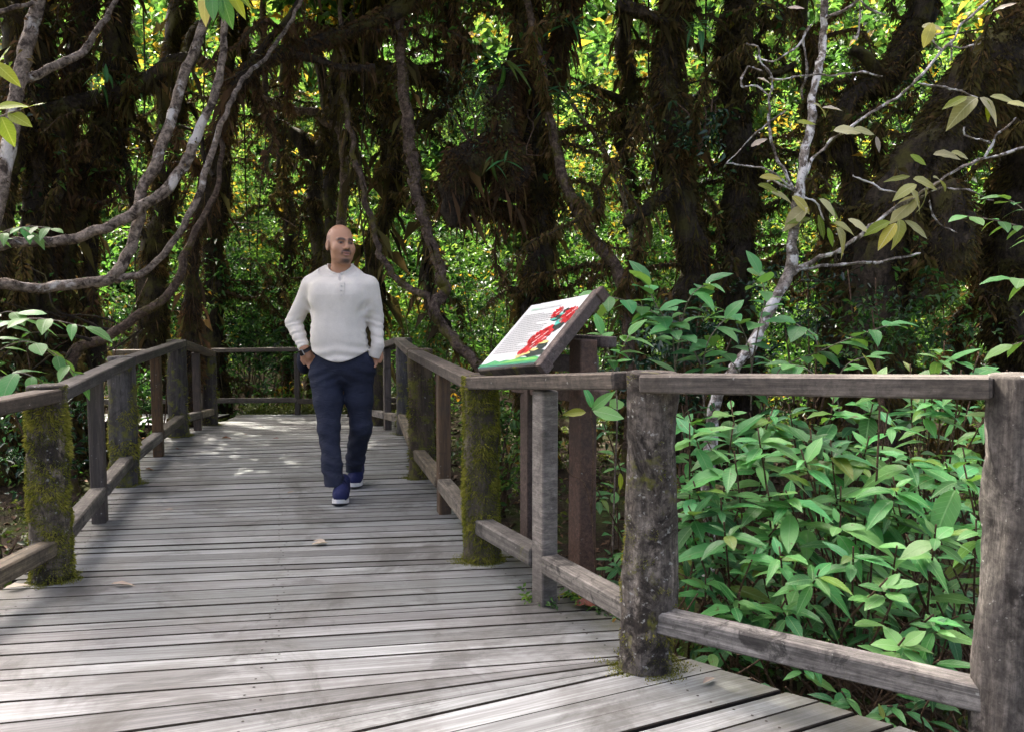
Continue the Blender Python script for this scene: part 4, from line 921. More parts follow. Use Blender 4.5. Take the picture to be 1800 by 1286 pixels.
# ---- white trunk with bare twigs and yellowing leaves
Yr = 5.9
white = tree('white_barked_tree', 'slender white-barked tree with bare twigs and pale yellowing leaves', [(1465, -420, Yr + .6, 8.4), (1450, -40, Yr + .3, 11.3), (1447, 60, Yr + .3, 12.0), (1436, 132, Yr + .2, 13.4), (1422, 232, Yr + .1, 14.8), (1408, 318, Yr, 15.5), (1394, 420, Yr, 16.9), (1386, 478, Yr, 19.7), (1361, 530, Yr - .1, 19.0), (1340, 577, Yr - .1, 19.0), (1310, 622, Yr - .2, 19.7), (1287, 655, Yr - .2, 19.7), (1250, 735, Yr - .2, 22.5)],
  [[(1386, 480, Yr, 13.0), (1402, 476, Yr, 10.1), (1433, 457, Yr, 7.9), (1483, 434, Yr, 7.2), (1515, 411, Yr, 6.5), (1580, 362, Yr, 5.8), (1673, 307, Yr, 5.0), (1733, 278, Yr, 4.3), (1820, 255, Yr, 3.6)],
   [(1402, 474, Yr, 6.5), (1440, 470, Yr, 5.8), (1500, 466, Yr, 5.0), (1553, 458, Yr, 4.3), (1617, 446, Yr, 2.9)],
   [(1404, 340, Yr, 6.5), (1430, 280, Yr, 5.0), (1457, 253, Yr, 4.3), (1520, 207, Yr, 4.3), (1577, 172, Yr, 4.3), (1613, 140, Yr, 4.0), (1660, 87, Yr, 3.6), (1693, 43, Yr, 3.6), (1760, -20, Yr, 2.9)],
   [(1400, 345, Yr, 5.8), (1372, 290, Yr, 4.3), (1356, 240, Yr, 3.6), (1350, 190, Yr, 3.2), (1357, 140, Yr, 2.9), (1340, 110, Yr, 2.9), (1332, 84, Yr, 2.9), (1312, 76, Yr, 2.5)],
   [(1352, 138, Yr, 2.5), (1380, 140, Yr, 2.5), (1417, 134, Yr, 2.5), (1470, 130, Yr, 2.5), (1518, 127, Yr, 2.2), (1550, 134, Yr, 1.8)],
   [(1355, 170, Yr, 2.9), (1330, 152, Yr, 2.9), (1305, 148, Yr, 2.5), (1312, 118, Yr, 2.5), (1340, 126, Yr, 2.2)],
   [(1332, 104, Yr, 2.2), (1360, 108, Yr, 2.2), (1392, 90, Yr, 2.2), (1412, 70, Yr, 2.2), (1428, 42, Yr, 1.8)],
   [(1411, 175, Yr + .2, 4.3), (1416, 120, Yr + .1, 3.6), (1412, 80, Yr + .1, 3.2), (1422, 45, Yr, 2.9)],
   [(1446, 32, Yr + .3, 5.0), (1470, 26, Yr + .2, 4.3), (1500, 8, Yr + .1, 3.6), (1520, -20, Yr, 2.9)],
   [(1508, -4, Yr, 2.9), (1535, 20, Yr, 2.9), (1560, 26, Yr, 2.2)], [(1512, 8, Yr, 2.5), (1512, 30, Yr, 2.5), (1505, 70, Yr, 2.2)],
   [(1655, 88, Yr, 2.9), (1640, 65, Yr, 2.5), (1662, 58, Yr, 1.8)], [(1665, 80, Yr, 2.5), (1690, 84, Yr, 2.2), (1715, 76, Yr, 1.8)], [(1672, 70, Yr, 2.2), (1670, 110, Yr, 1.8)],
   [(1615, 146, Yr, 2.9), (1660, 152, Yr, 2.5), (1690, 158, Yr, 2.5), (1720, 172, Yr, 2.2)],
   [(1733, 278, Yr, 2.9), (1750, 240, Yr, 2.9), (1785, 208, Yr, 2.2)], [(1740, 252, Yr, 2.5), (1700, 236, Yr, 2.2), (1696, 222, Yr, 1.8)],
   [(1580, 362, Yr, 3.6), (1620, 345, Yr, 2.9), (1660, 330, Yr, 2.9), (1700, 336, Yr, 2.5), (1750, 352, Yr, 2.2)],
   [(1500, 308, Yr, 2.2), (1540, 328, Yr, 2.5), (1590, 346, Yr, 2.9)],
   [(1635, 352, Yr, 2.2), (1648, 390, Yr, 1.8), (1680, 412, Yr, 1.8)],
   [(1392, 330, Yr, 2.9), (1350, 300, Yr, 2.5), (1310, 290, Yr, 2.2), (1275, 288, Yr, 1.8)], [(1380, 195, Yr, 2.2), (1330, 235, Yr, 1.9), (1275, 290, Yr, 1.8)],
   [(1400, 345, Yr, 2.9), (1430, 355, Yr, 2.5), (1450, 385, Yr, 2.2)], [(1395, 335, Yr, 2.9), (1360, 318, Yr, 2.5), (1350, 322, Yr, 2.2)]],
  bark='bark_white', lump=0.22, lump_f=7, seg=10, fuzz=0, bfuzz=0, bbark='bark_white', kink=0.022)

# ================================================================== LARGE LEAVES
def big_leaf(name, width=0.2, fold=0.25, droop=0.25, wave=0.02, tip=1.0, seed=0):
    rq = random.Random(seed); ts = [0, 0.1, 0.24, 0.4, 0.58, 0.76, 0.9, 1.0]; V = []; Fs = []
    tw = rq.uniform(-0.25, 0.25)
    for i, t in enumerate(ts):
        wv = width * (math.sin(math.pi * min(1, t ** 0.82)) ** 0.85 if 0 < t < 1 else 0.0) * (1 - 0.25 * tip * max(0, t - 0.7) / 0.3)
        z0 = -droop * t ** 1.8; yy = t * (1 - 0.12 * droop * t)
        for s in (-1, -0.5, 0, 0.5, 1):
            zz = z0 + abs(s) * wv * fold + (wave * math.sin(t * 19 + s * 2 + seed) if abs(s) == 1 else 0) * (wv / width if width else 0)
            zz += tw * s * wv * t
            V.append((s * wv, yy, zz))
    for i in range(len(ts) - 1):
        for k in range(4):
            a = i * 5 + k; Fs.append((a, a + 1, a + 6, a + 5))
    return mesh_py(name, V, Fs, True)
LV = {}
def leaf_set(key, mat, n=4, **kw):
    out = []
    for i in range(n):
        k2 = dict(kw); k2['droop'] = kw.get('droop', 0.25) * (0.5 + 0.4 * i); k2['fold'] = kw.get('fold', 0.25) * (0.7 + 0.3 * (i % 3))
        me = big_leaf('leaf_' + key, seed=i * 7 + 1, **k2); me.materials.append(M[mat]); out.append(me)
    LV[key] = out
leaf_set('broad', 'leaf_a', n=6, width=0.20, fold=0.2, droop=0.3, wave=0.022)
leaf_set('deep', 'leaf_deep', width=0.19, fold=0.22, droop=0.3, wave=0.012)
leaf_set('round', 'leaf_b', width=0.30, fold=0.16, droop=0.35, wave=0.01, tip=0.3)
leaf_set('light', 'leaf_c', width=0.24, fold=0.12, droop=0.35, wave=0.012, tip=1.0)
leaf_set('pale', 'leaf_pale', width=0.24, fold=0.18, droop=0.45, wave=0.015, tip=0.6)
leaf_set('yellow', 'leaf_yellow', width=0.2, fold=0.2, droop=0.2, tip=0.8)
leaf_set('strap', 'leaf_deep', width=0.09, fold=0.3, droop=0.7, wave=0.0)
leaf_set('dry', 'leaf_dry', width=0.22, fold=0.7, droop=0.3, wave=0.04)
leaf_set('drypale', 'leaf_drypale', width=0.18, fold=0.5, droop=0.1, wave=0.03)
leaf_set('dryred', 'leaf_red', width=0.24, fold=0.5, droop=0.2, wave=0.04)
RL = random.Random(21)
def put_leaf(parent, key, P, d, nrm, L, name='leaf'):
    d = Vector(d).normalized(); nrm = Vector(nrm)
    x = d.cross(nrm)
    if x.length < 1e-4: x = d.orthogonal()
    x.normalize(); z = x.cross(d).normalized()
    Mx = Matrix((x, d, z)).transposed().to_4x4()
    o = bpy.data.objects.new(name, RL.choice(LV[key])); COL.objects.link(o)
    if parent is not None:
        o.parent = parent; o.matrix_parent_inverse = PINV[parent.name]
    o.location = P; o.rotation_euler = Mx.to_euler(); o.scale = (L * RL.uniform(0.75, 1.2), L, L * RL.uniform(0.6, 1.3))
    return o
def stem_mesh(parent, pts, r0, r1, mat='stem', name='stem'):
    path, rr = smooth_path(pts, list(np.linspace(r0, r1, len(pts))), 5)
    rg, _ = rings_of(path, rr, 6, 0.08, 9, 1.0)
    return obj(name, rings_mesh(name, rg), M[mat], parent)
def whorl(parent, key, tip, axis, n, L, spread=0.9):
    axis = Vector(axis).normalized(); a0 = RL.uniform(0, 6.28)
    e1 = axis.orthogonal().normalized(); e2 = axis.cross(e1)
    for i in range(n):
        an = a0 + i * 2.4 + RL.uniform(-0.3, 0.3)
        side = e1 * math.cos(an) + e2 * math.sin(an)
        ring = i / max(1, n - 1)
        d = side * spread + axis * (0.75 - 0.75 * ring) + Vector((0, 0, -0.12)) + Vector((RL.uniform(-.12, .12), RL.uniform(-.12, .12), RL.uniform(-.12, .12)))
        P = tip - axis * (0.05 + 0.35 * ring * L) + side * 0.006
        ll = L * (0.55 + 0.5 * ring) * RL.uniform(0.65, 1.12)
        put_leaf(parent, key, P, d, axis + Vector((0, -0.25, 0.9)), ll)
def along_leaves(parent, key, pts, n, L, t0=0.1, up=(0, -0.2, 1)):
    path, _ = smooth_path(pts, [1] * len(pts), 6); m = len(path)
    for i in range(n):
        t = t0 + (1 - t0) * (i + 0.5) / n; k = min(m - 2, int(t * (m - 1)))
        p = path[k]; ax = (path[k + 1] - path[k]).normalized()
        s = ax.cross(Vector((0, 0, 1)))
        s = s.normalized() if s.length > 1e-3 else Vector((1, 0, 0))
        s *= 1 if i % 2 else -1
        d = s * RL.uniform(0.6, 1.1) + ax * RL.uniform(0.2, 0.8) + Vector((RL.uniform(-.2, .2), RL.uniform(-.3, .2), RL.uniform(-.35, .15)))
        put_leaf(parent, key, p, d, up, L * RL.uniform(0.7, 1.2))

# ---- the broad-leaved shrubs outside the right railing
def field_shrub(label, tips, base_xy, key, L, nwh, group):
    b = Vector((base_xy[0], base_xy[1], gz(*base_xy) - 0.05))
    t = thing('broadleaf_shrub', b, label, 'shrub', group)
    for (px, py, Yd) in tips:
        tip = W(px, py, Yd)
        mid = (b * 0.45 + tip * 0.55) + Vector((RL.uniform(-.15, .15), RL.uniform(-.1, .2), RL.uniform(-.12, .1)))
        b_ = b + Vector((RL.uniform(-.4, .4), RL.uniform(-.3, .3), 0)); q1 = b_.lerp(mid, 0.5) + Vector((RL.uniform(-.16, .16), RL.uniform(-.16, .16), RL.uniform(-.1, .1)))
        stem_mesh(t, [b_, q1, mid, tip], 0.008, 0.0035)
        ax = (tip - mid).normalized() * 0.5 + Vector((RL.uniform(-.35, .35), RL.uniform(-.5, .05), 0.75))
        kk = RL.choice([key, key, key, 'light' if key == 'broad' else 'broad', 'deep'])
        whorl(t, kk, tip, ax, nwh + RL.choice([-1, 0, 1]), L * RL.uniform(0.65, 1.05))
        along_leaves(t, kk, [mid, tip], 3, L * 0.85, 0.35)
    return t
GB = 'broad-leaved shrubs outside the right railing'
def grid_tips(x0, x1, y0, y1, nx, ny, Ya, Yb, jit=0.4):
    out = []
    for j in range(ny):
        for i in range(nx):
            px = x0 + (x1 - x0) * (i + 0.5 + RL.uniform(-jit, jit)) / nx; py = y0 + (y1 - y0) * (j + 0.5 + RL.uniform(-jit, jit)) / ny
            Yd = Ya + (Yb - Ya) * (1 - j / max(1, ny - 1)) + RL.uniform(-.2, .2)
            out.append((px, py, Yd))
    return out
field_shrub('broad-leaved shrub filling the gap beside the mossy round post, below the handrail', grid_tips(1195, 1375, 690, 930, 3, 5, 3.4, 4.0), (1.15, 4.1), 'broad', 0.225, 6, GB)
field_shrub('broad-leaved shrub in the middle of the gap under the right handrail', grid_tips(1375, 1545, 685, 920, 3, 5, 3.4, 4.0), (1.75, 4.1), 'broad', 0.235, 6, GB)
field_shrub('broad-leaved shrub crowding the thick post at the right edge', grid_tips(1545, 1740, 690, 960, 3, 5, 3.1, 3.8), (2.2, 3.9), 'broad', 0.215, 6, GB)
field_shrub('low broad-leaved shrub reaching over the right lower rail', [(1440, 1000, 3.05), (1560, 1015, 2.95), (1640, 1080, 2.85), (1370, 960, 3.2), (1590, 1120, 2.8), (1500, 960, 3.1), (1650, 1160, 2.75)], (1.6, 3.5), 'light', 0.17, 7, GB)
field_shrub('low shrub with big leaves just right of the mossy round post', [(1300, 1040, 3.3), (1380, 1055, 3.2), (1240, 1010, 3.5), (1215, 930, 3.6), (1330, 960, 3.4)], (1.1, 3.8), 'broad', 0.17, 5, GB)
field_shrub('sparse shrub growing below the right lower rail beside the deck edge', [(1320, 1190, 3.0), (1420, 1160, 3.1), (1560, 1240, 2.75), (1640, 1215, 2.8), (1480, 1215, 2.9), (1250, 1120, 3.3)], (1.5, 3.3), 'deep', 0.13, 5, GB)
field_shrub('shaded shrub deep behind the leaves, left half of the gap', grid_tips(1190, 1420, 690, 1120, 5, 7, 4.1, 4.8), (1.6, 4.7), 'deep', 0.20, 6, GB)
field_shrub('shaded shrub deep behind the leaves, right half of the gap', grid_tips(1420, 1740, 690, 1120, 5, 7, 3.9, 4.7), (2.3, 4.5), 'deep', 0.20, 6, GB)
field_shrub('shrub between the board stand and the mossy round post', [(1060, 740, 4.3), (1080, 800, 4.4), (1050, 860, 4.2), (1075, 960, 4.0), (1060, 1010, 3.9), (1085, 900, 4.5), (1040, 820, 4.8), (1090, 980, 3.8)], (0.65, 4.5), 'deep', 0.13, 5, GB)
field_shrub('broad-leaved shrub outside the railing beyond the right edge post', [(1900, 760, 3.6), (1980, 820, 3.4), (2060, 760, 3.7), (1930, 900, 3.3), (2050, 900, 3.3), (2120, 840, 3.6)], (2.9, 3.7), 'broad', 0.2, 6, GB)
field_shrub('low leafy shrub filling the foot of the gap under the right handrail', grid_tips(1210, 1700, 930, 1130, 5, 3, 3.3, 3.9), (1.7, 3.9), 'deep', 0.17, 6, GB)
field_shrub('leafy shrub rising above the right end of the handrail', [(1600, 640, 3.9), (1660, 600, 3.8), (1720, 625, 3.7), (1560, 655, 4.1), (1770, 650, 3.6), (1690, 650, 3.6), (1640, 680, 3.7)], (2.1, 4.2), 'broad', 0.19, 6, GB)

def bramble(label, seeds):
    b = Vector((seeds[0][0], seeds[0][1], gz(seeds[0][0], seeds[0][1]))); t = thing('bramble', b, label, 'twigs', 'bare twigs among the broad-leaved shrubs')
    for (x, y) in seeds:
        p = Vector((x, y, gz(x, y) - 0.02)); d = Vector((RL.uniform(-.6, .6), RL.uniform(-.5, .2), 0.7)).normalized(); pts = [p.copy()]
        for _ in range(RL.randint(5, 9)):
            d = (d + Vector((RL.uniform(-.5, .5), RL.uniform(-.4, .4), RL.uniform(-.45, .35)))).normalized(); p = p + d * RL.uniform(0.1, 0.2)
            p.z = max(p.z, gz(p.x, p.y) + 0.05); pts.append(p.copy())
        stem_mesh(t, pts, 0.007, 0.003)
for lab, x0 in (('tangle of bare brown twigs behind the mossy round post', 1.0), ('tangle of bare brown twigs in the middle of the shrub gap', 1.5), ('tangle of bare brown twigs beside the right edge post', 2.0)):
    bramble(lab, [(x0 + RL.uniform(-.35, .35), 3.3 + RL.uniform(-.2, .5)) for _ in range(14)])
# ---- arching shrubs above the rail and round the picture's edge
def spray_shrub(name, label, stems, key, L, base, cat_='shrub', group=None, r=0.005, stemmat='twig'):
    t = thing(name, base, label, cat_, group)
    for pts, n in stems:
        P = [W(*p) for p in pts]
        stem_mesh(t, P, r, r * 0.5, stemmat)
        along_leaves(t, key, P, n, L, 0.08)
        put_leaf(t, key, P[-1], (P[-1] - P[-2]), (0, -0.3, 1), L)
    return t
def gbase(px, py, Yd):
    p = W(px, py, Yd); return Vector((p.x, p.y, gz(p.x, p.y)))
b0 = gbase(1190, 640, 4.9)
t = spray_shrub('arching_shrub', 'arching shrub with rounded leaves right behind the information board', [
    ([(1190, 720, 4.9), (1185, 620, 4.8), (1175, 570, 4.7), (1120, 535, 4.6), (1062, 520, 4.5)], 15),
    ([(1188, 640, 4.85), (1200, 560, 4.8), (1215, 520, 4.7), (1240, 500, 4.7)], 10),
    ([(1178, 575, 4.7), (1150, 530, 4.6), (1140, 500, 4.6)], 7)], 'round', 0.175, b0)
b1 = gbase(1330, 660, 5.0)
spray_shrub('arching_shrub', 'arching shrub with rounded leaves in front of the white trunk', [
    ([(1320, 720, 5.0), (1320, 630, 5.0), (1300, 570, 4.9), (1270, 545, 4.8)], 10),
    ([(1320, 650, 5.0), (1335, 570, 4.9), (1345, 520, 4.9), (1335, 482, 4.9)], 12),
    ([(1318, 690, 5.0), (1290, 640, 4.9), (1255, 610, 4.8)], 6)], 'round', 0.165, b1)
b2 = gbase(1380, 680, 4.9)
spray_shrub('arching_shrub', 'leafy branch arching right just above the handrail centre', [
    ([(1340, 730, 4.9), (1370, 650, 4.9), (1440, 618, 4.8), (1500, 592, 4.8), (1560, 572, 4.7)], 15),
    ([(1440, 618, 4.8), (1430, 590, 4.8), (1400, 570, 4.8)], 5)], 'round', 0.165, b2)
b3 = gbase(1085, 690, 4.3)
spray_shrub('flowering_shrub', 'small shrub with pointed leaves beside the board, bare pale stem', [
    ([(1075, 1000, 4.3), (1080, 860, 4.3), (1085, 720, 4.3), (1078, 650, 4.3), (1068, 610, 4.3)], 3),
    ([(1078, 640, 4.3), (1095, 610, 4.2), (1105, 590, 4.2)], 7), ([(1072, 622, 4.3), (1060, 600, 4.2), (1058, 588, 4.2)], 5)], 'light', 0.13, b3)
b4 = gbase(-40, 640, 4.5)
spray_shrub('leafy_shrub', 'light green shrub leaning over the left handrail', [
    ([(-120, 800, 4.6), (-60, 660, 4.6), (10, 575, 4.5), (70, 560, 4.4), (150, 575, 4.35)], 17),
    ([(-90, 740, 4.6), (-30, 640, 4.5), (40, 600, 4.4), (100, 625, 4.4), (130, 655, 4.4)], 13),
    ([(-90, 760, 4.6), (-40, 690, 4.5), (30, 655, 4.4), (75, 672, 4.4)], 11),
    ([(-100, 700, 4.6), (-50, 600, 4.6), (0, 552, 4.5), (30, 550, 4.5)], 8)], 'light', 0.165, b4)
spray_shrub('leafy_twig', 'small green leaf spray on the bent pale branch, left edge', [([(-40, 440, 5.7), (10, 410, 5.6), (50, 398, 5.6), (90, 402, 5.5)], 12), ([(-20, 420, 5.7), (30, 400, 5.6), (60, 415, 5.5)], 6)], 'light', 0.12, W(-40, 440, 5.7), 'branch')
tw = spray_shrub('leafy_twig', 'twig with a yellow bud and narrow leaves at the upper left edge', [([(-160, 260, 3.4), (-60, 220, 3.3), (0, 205, 3.3), (38, 192, 3.3)], 0), ([(-60, 220, 3.3), (-20, 150, 3.2), (-6, 120, 3.2)], 0)], 'yellow', 0.1, W(-160, 260, 3.4), 'branch')
for (px, py, dx, dz, L) in ((2, 205, 0.5, -1.0, 0.13), (-8, 190, 0.9, 0.25, 0.12), (14, 198, 0.8, -0.4, 0.12), (-10, 110, 0.9, -0.7, 0.14)):
    put_leaf(tw, 'yellow', W(px, py, 3.3), (dx, -0.2, dz), (0.2, -1, 0.6), L)
tw2 = spray_shrub('leafy_twig', 'pale leaves dangling from above at the top left', [([(395, -200, 4.6), (392, -80, 4.5), (390, -25, 4.5), (388, -5, 4.5)], 0)], 'light', 0.12, W(395, -200, 4.6), 'branch')
for (px, py, dx, dz, L) in ((362, -14, -0.2, -1, 0.16), (372, -20, 0.05, -1, 0.17), (390, -10, 0.3, -1, 0.17), (402, -20, 0.6, -1, 0.17), (412, -22, 0.8, -0.9, 0.13), (384, -26, -0.5, -0.9, 0.13)):
    put_leaf(tw2, RL.choice(['pale', 'light', 'yellow']), W(px, py, 4.5), (dx, -0.15, dz), (0.1, -1, 0.3), L)
spray_shrub('arching_shrub', 'green leaf cluster at the right edge below the pale leaves', [([(1900, 470, 5.2), (1820, 410, 5.1), (1760, 390, 5.1), (1700, 380, 5.0)], 13), ([(1860, 440, 5.2), (1800, 370, 5.1), (1770, 350, 5.1)], 7)], 'light', 0.14, gbase(1900, 470, 5.2))
spray_shrub('arching_shrub', 'narrow-leaved sprig at the right edge above the post', [([(1900, 560, 4.6), (1840, 500, 4.5), (1780, 490, 4.5)], 5), ([(1890, 600, 4.6), (1840, 590, 4.5), (1780, 606, 4.5)], 4)], 'light', 0.17, gbase(1900, 560, 4.6))

spray_shrub('arching_shrub', 'light green spray above the handrail, just left of the white trunk', [
    ([(1240, 740, 4.7), (1235, 660, 4.7), (1245, 600, 4.6), (1275, 560, 4.6)], 9), ([(1236, 650, 4.7), (1210, 600, 4.6), (1180, 580, 4.5)], 7)], 'round', 0.15, gbase(1240, 740, 4.7))
spray_shrub('arching_shrub', 'light green spray low above the handrail, right of the white trunk', [
    ([(1480, 740, 4.6), (1470, 680, 4.6), (1490, 640, 4.5), (1530, 625, 4.5)], 8), ([(1470, 690, 4.6), (1420, 650, 4.5), (1390, 640, 4.5)], 7)], 'light', 0.14, gbase(1480, 740, 4.6))
# pale yellowing leaves of the white tree
for (px, py, dx, dz, L, key) in ((1355, 338, 1.0, -0.1, 0.16, 'pale'), (1335, 312, 1.0, 0.1, 0.13, 'pale'), (1332, 325, 0.9, -0.2, 0.13, 'yellow'), (1392, 345, 0.7, -0.5, 0.15, 'pale'),
    (1440, 350, 0.8, -0.5, 0.17, 'pale'), (1452, 360, 1.0, -0.6, 0.17, 'yellow'), (1420, 365, -0.9, -0.5, 0.18, 'pale'), (1438, 378, 0.4, -0.9, 0.16, 'yellow'), (1425, 384, -0.8, -0.1, 0.15, 'yellow'),
    (1465, 392, 1.0, -0.2, 0.17, 'pale'), (1490, 385, 1.0, -0.5, 0.15, 'pale'), (1470, 400, 0.9, -0.8, 0.17, 'pale'), (1455, 400, 0.3, -1.0, 0.12, 'yellow'),
    (1575, 392, -0.7, -0.8, 0.2, 'pale'), (1580, 385, 0.3, -1, 0.2, 'pale'), (1590, 388, 0.9, -0.5, 0.18, 'pale'), (1565, 390, -0.9, -0.3, 0.16, 'yellow'),
    (1615, 345, -0.8, -0.7, 0.22, 'pale'), (1600, 335, 0.9, -0.6, 0.19, 'pale'), (1605, 315, 1.0, -0.15, 0.18, 'pale'), (1600, 310, -1, -0.15, 0.16, 'yellow'), (1640, 312, 1.0, 0.05, 0.16, 'pale'), (1625, 330, 0.6, -0.8, 0.16, 'pale'), (1612, 325, -1, -0.3, 0.15, 'pale'),
    (1640, 272, 1, 0.15, 0.15, 'pale'), (1672, 268, 1, -0.1, 0.13, 'pale'), (1600, 272, 0.7, -0.5, 0.11, 'yellow'), (1620, 48, 0.8, 0.1, 0.14, 'pale'), (1640, 40, -0.3, -1, 0.14, 'pale'),
    (1718, 172, -1, -0.5, 0.2, 'pale'), (1722, 172, 0.8, -0.5, 0.18, 'pale'), (1740, 170, 1, -0.1, 0.18, 'pale'), (1700, 170, -1, -0.4, 0.16, 'yellow'), (1735, 176, 0.2, -1, 0.13, 'yellow'), (1770, 182, 1, 0.1, 0.16, 'pale'),
    (1430, 183, 0.9, -0.1, 0.12, 'pale'), (1445, 190, 1, -0.1, 0.12, 'drypale'), (1465, 230, 0.9, 0.1, 0.16, 'pale'), (1500, 228, 1, 0.0, 0.15, 'pale'), (1400, 215, 1, 0.1, 0.13, 'yellow'), (1540, 240, 0.2, -1, 0.1, 'drypale'), (1320, 258, 0.6, 0.3, 0.1, 'drypale'),
    (1384, 14, 0.9, -0.1, 0.1, 'drypale'), (1745, 20, 0.7, 0.2, 0.12, 'drypale'), (1330, 138, 0.6, -0.3, 0.09, 'drypale')):
    put_leaf(white, key, W(px, py, Yr - 0.05 + RL.uniform(-.12, .12)), (dx, RL.uniform(-.5, .3), dz), (RL.uniform(-.3, .3), -0.9, 0.9), L * 1.2)
# single bright leaves by the rail
ys = thing('leafy_sprig', gbase(1520, 660, 3.6), 'single bright yellow-green leaf standing above the right handrail', 'sprig')
stem_mesh(ys, [gbase(1535, 660, 3.6), W(1545, 760, 3.55), W(1540, 665, 3.5)], 0.006, 0.003)
put_leaf(ys, 'yellow', W(1540, 668, 3.5), (-0.35, -0.1, 1), (0.8, -1, 0.2), 0.13)
put_leaf(ys, 'light', W(1542, 675, 3.5), (0.35, 0.1, 1), (-0.8, -1, 0.2), 0.1)
ys2 = thing('leafy_sprig', gbase(1020, 740, 3.6), 'yellow leaf on a thin reddish twig in front of the board stand', 'sprig')
stem_mesh(ys2, [gbase(1060, 900, 3.75), W(1040, 900, 3.55), W(1000, 830, 3.5), W(985, 790, 3.5)], 0.004, 0.002)
stem_mesh(ys2, [W(1040, 900, 3.55), W(1043, 780, 3.5), W(1038, 722, 3.5)], 0.003, 0.002)
put_leaf(ys2, 'yellow', W(1030, 724, 3.5), (-1, -0.2, 0.05), (0, -1, 0.8), 0.1)
put_leaf(ys2, 'broad', W(1040, 720, 3.5), (0.5, -0.2, 0.5), (0, -1, 0.8), 0.13); put_leaf(ys2, 'broad', W(1040, 716, 3.5), (-0.1, -0.2, 0.9), (0.8, -1, 0.4), 0.1)
put_leaf(ys2, 'light', W(1042, 722, 3.5), (1, -0.1, -0.1), (0, -0.8, 1), 0.14)
put_leaf(ys2, 'yellow', W(1090, 830, 3.5), (0.1, -0.2, -1), (0.3, -1, 0.2), 0.08)

# ================================================================== UNDERSTORY
rs_u = np.random.RandomState(77)
def understory(label, px, py, Yd, rx, rz, n, size, mu, mat='leaves', per=12, group='understory shrubs'):
    c = W(px, py, Yd); b = Vector((c.x, c.y, gz(c.x, c.y)))
    if c.z - b.z > 2.6: b = c - Vector((0, 0, rz * 0.9))
    t = thing('understory_shrub', b, label, 'shrub', group)
    for k in range(4):
        tip = c + Vector((rs_u.uniform(-.7, .7) * rx, rs_u.uniform(-.6, .6) * rx, rs_u.uniform(0.1, 0.8) * rz))
        stem_mesh(t, [b, b.lerp(tip, 0.5) + Vector((rs_u.uniform(-.1, .1), 0, 0.05)), tip], 0.014, 0.005)
    d = unit(rs_u.normal(0, 1, (n, 3))); r = rs_u.rand(n, 1) ** 0.5
    C = np.array(c) + d * r * np.array([rx, rx * 0.8, rz])
    C = C[np.array([not in_walk(p[0], p[1]) for p in C], dtype=bool)]
    nv = np.array([mnoise.noise(Vector(p) * 2.0) for p in C]); C = C[nv > -0.2]
    V, Fc, T = leafy(C, rs_u, per, 0.12 + size * 0.9, size, 0.42, 0.6, mu, 0.14)
    k = np.array([in_walk(v[0], v[1]) for v in V.reshape(-1, 4, 3)[:, 0]], dtype=bool)
    if len(C) < 5: print('EMPTY SHRUB', label, len(C))
    V4 = V.reshape(-1, 4, 3)[~k]; T4 = T.reshape(-1, 4)[~k]
    o = np.arange(len(V4))[:, None] * 4; Fc = np.concatenate([o + np.array([[0, 1, 2]]), o + np.array([[0, 2, 3]])], 0)
    obj('foliage', mesh_np('foliage', V4.reshape(-1, 3), Fc, {'tint': T4.ravel()}), M[mat], t, kind='stuff')
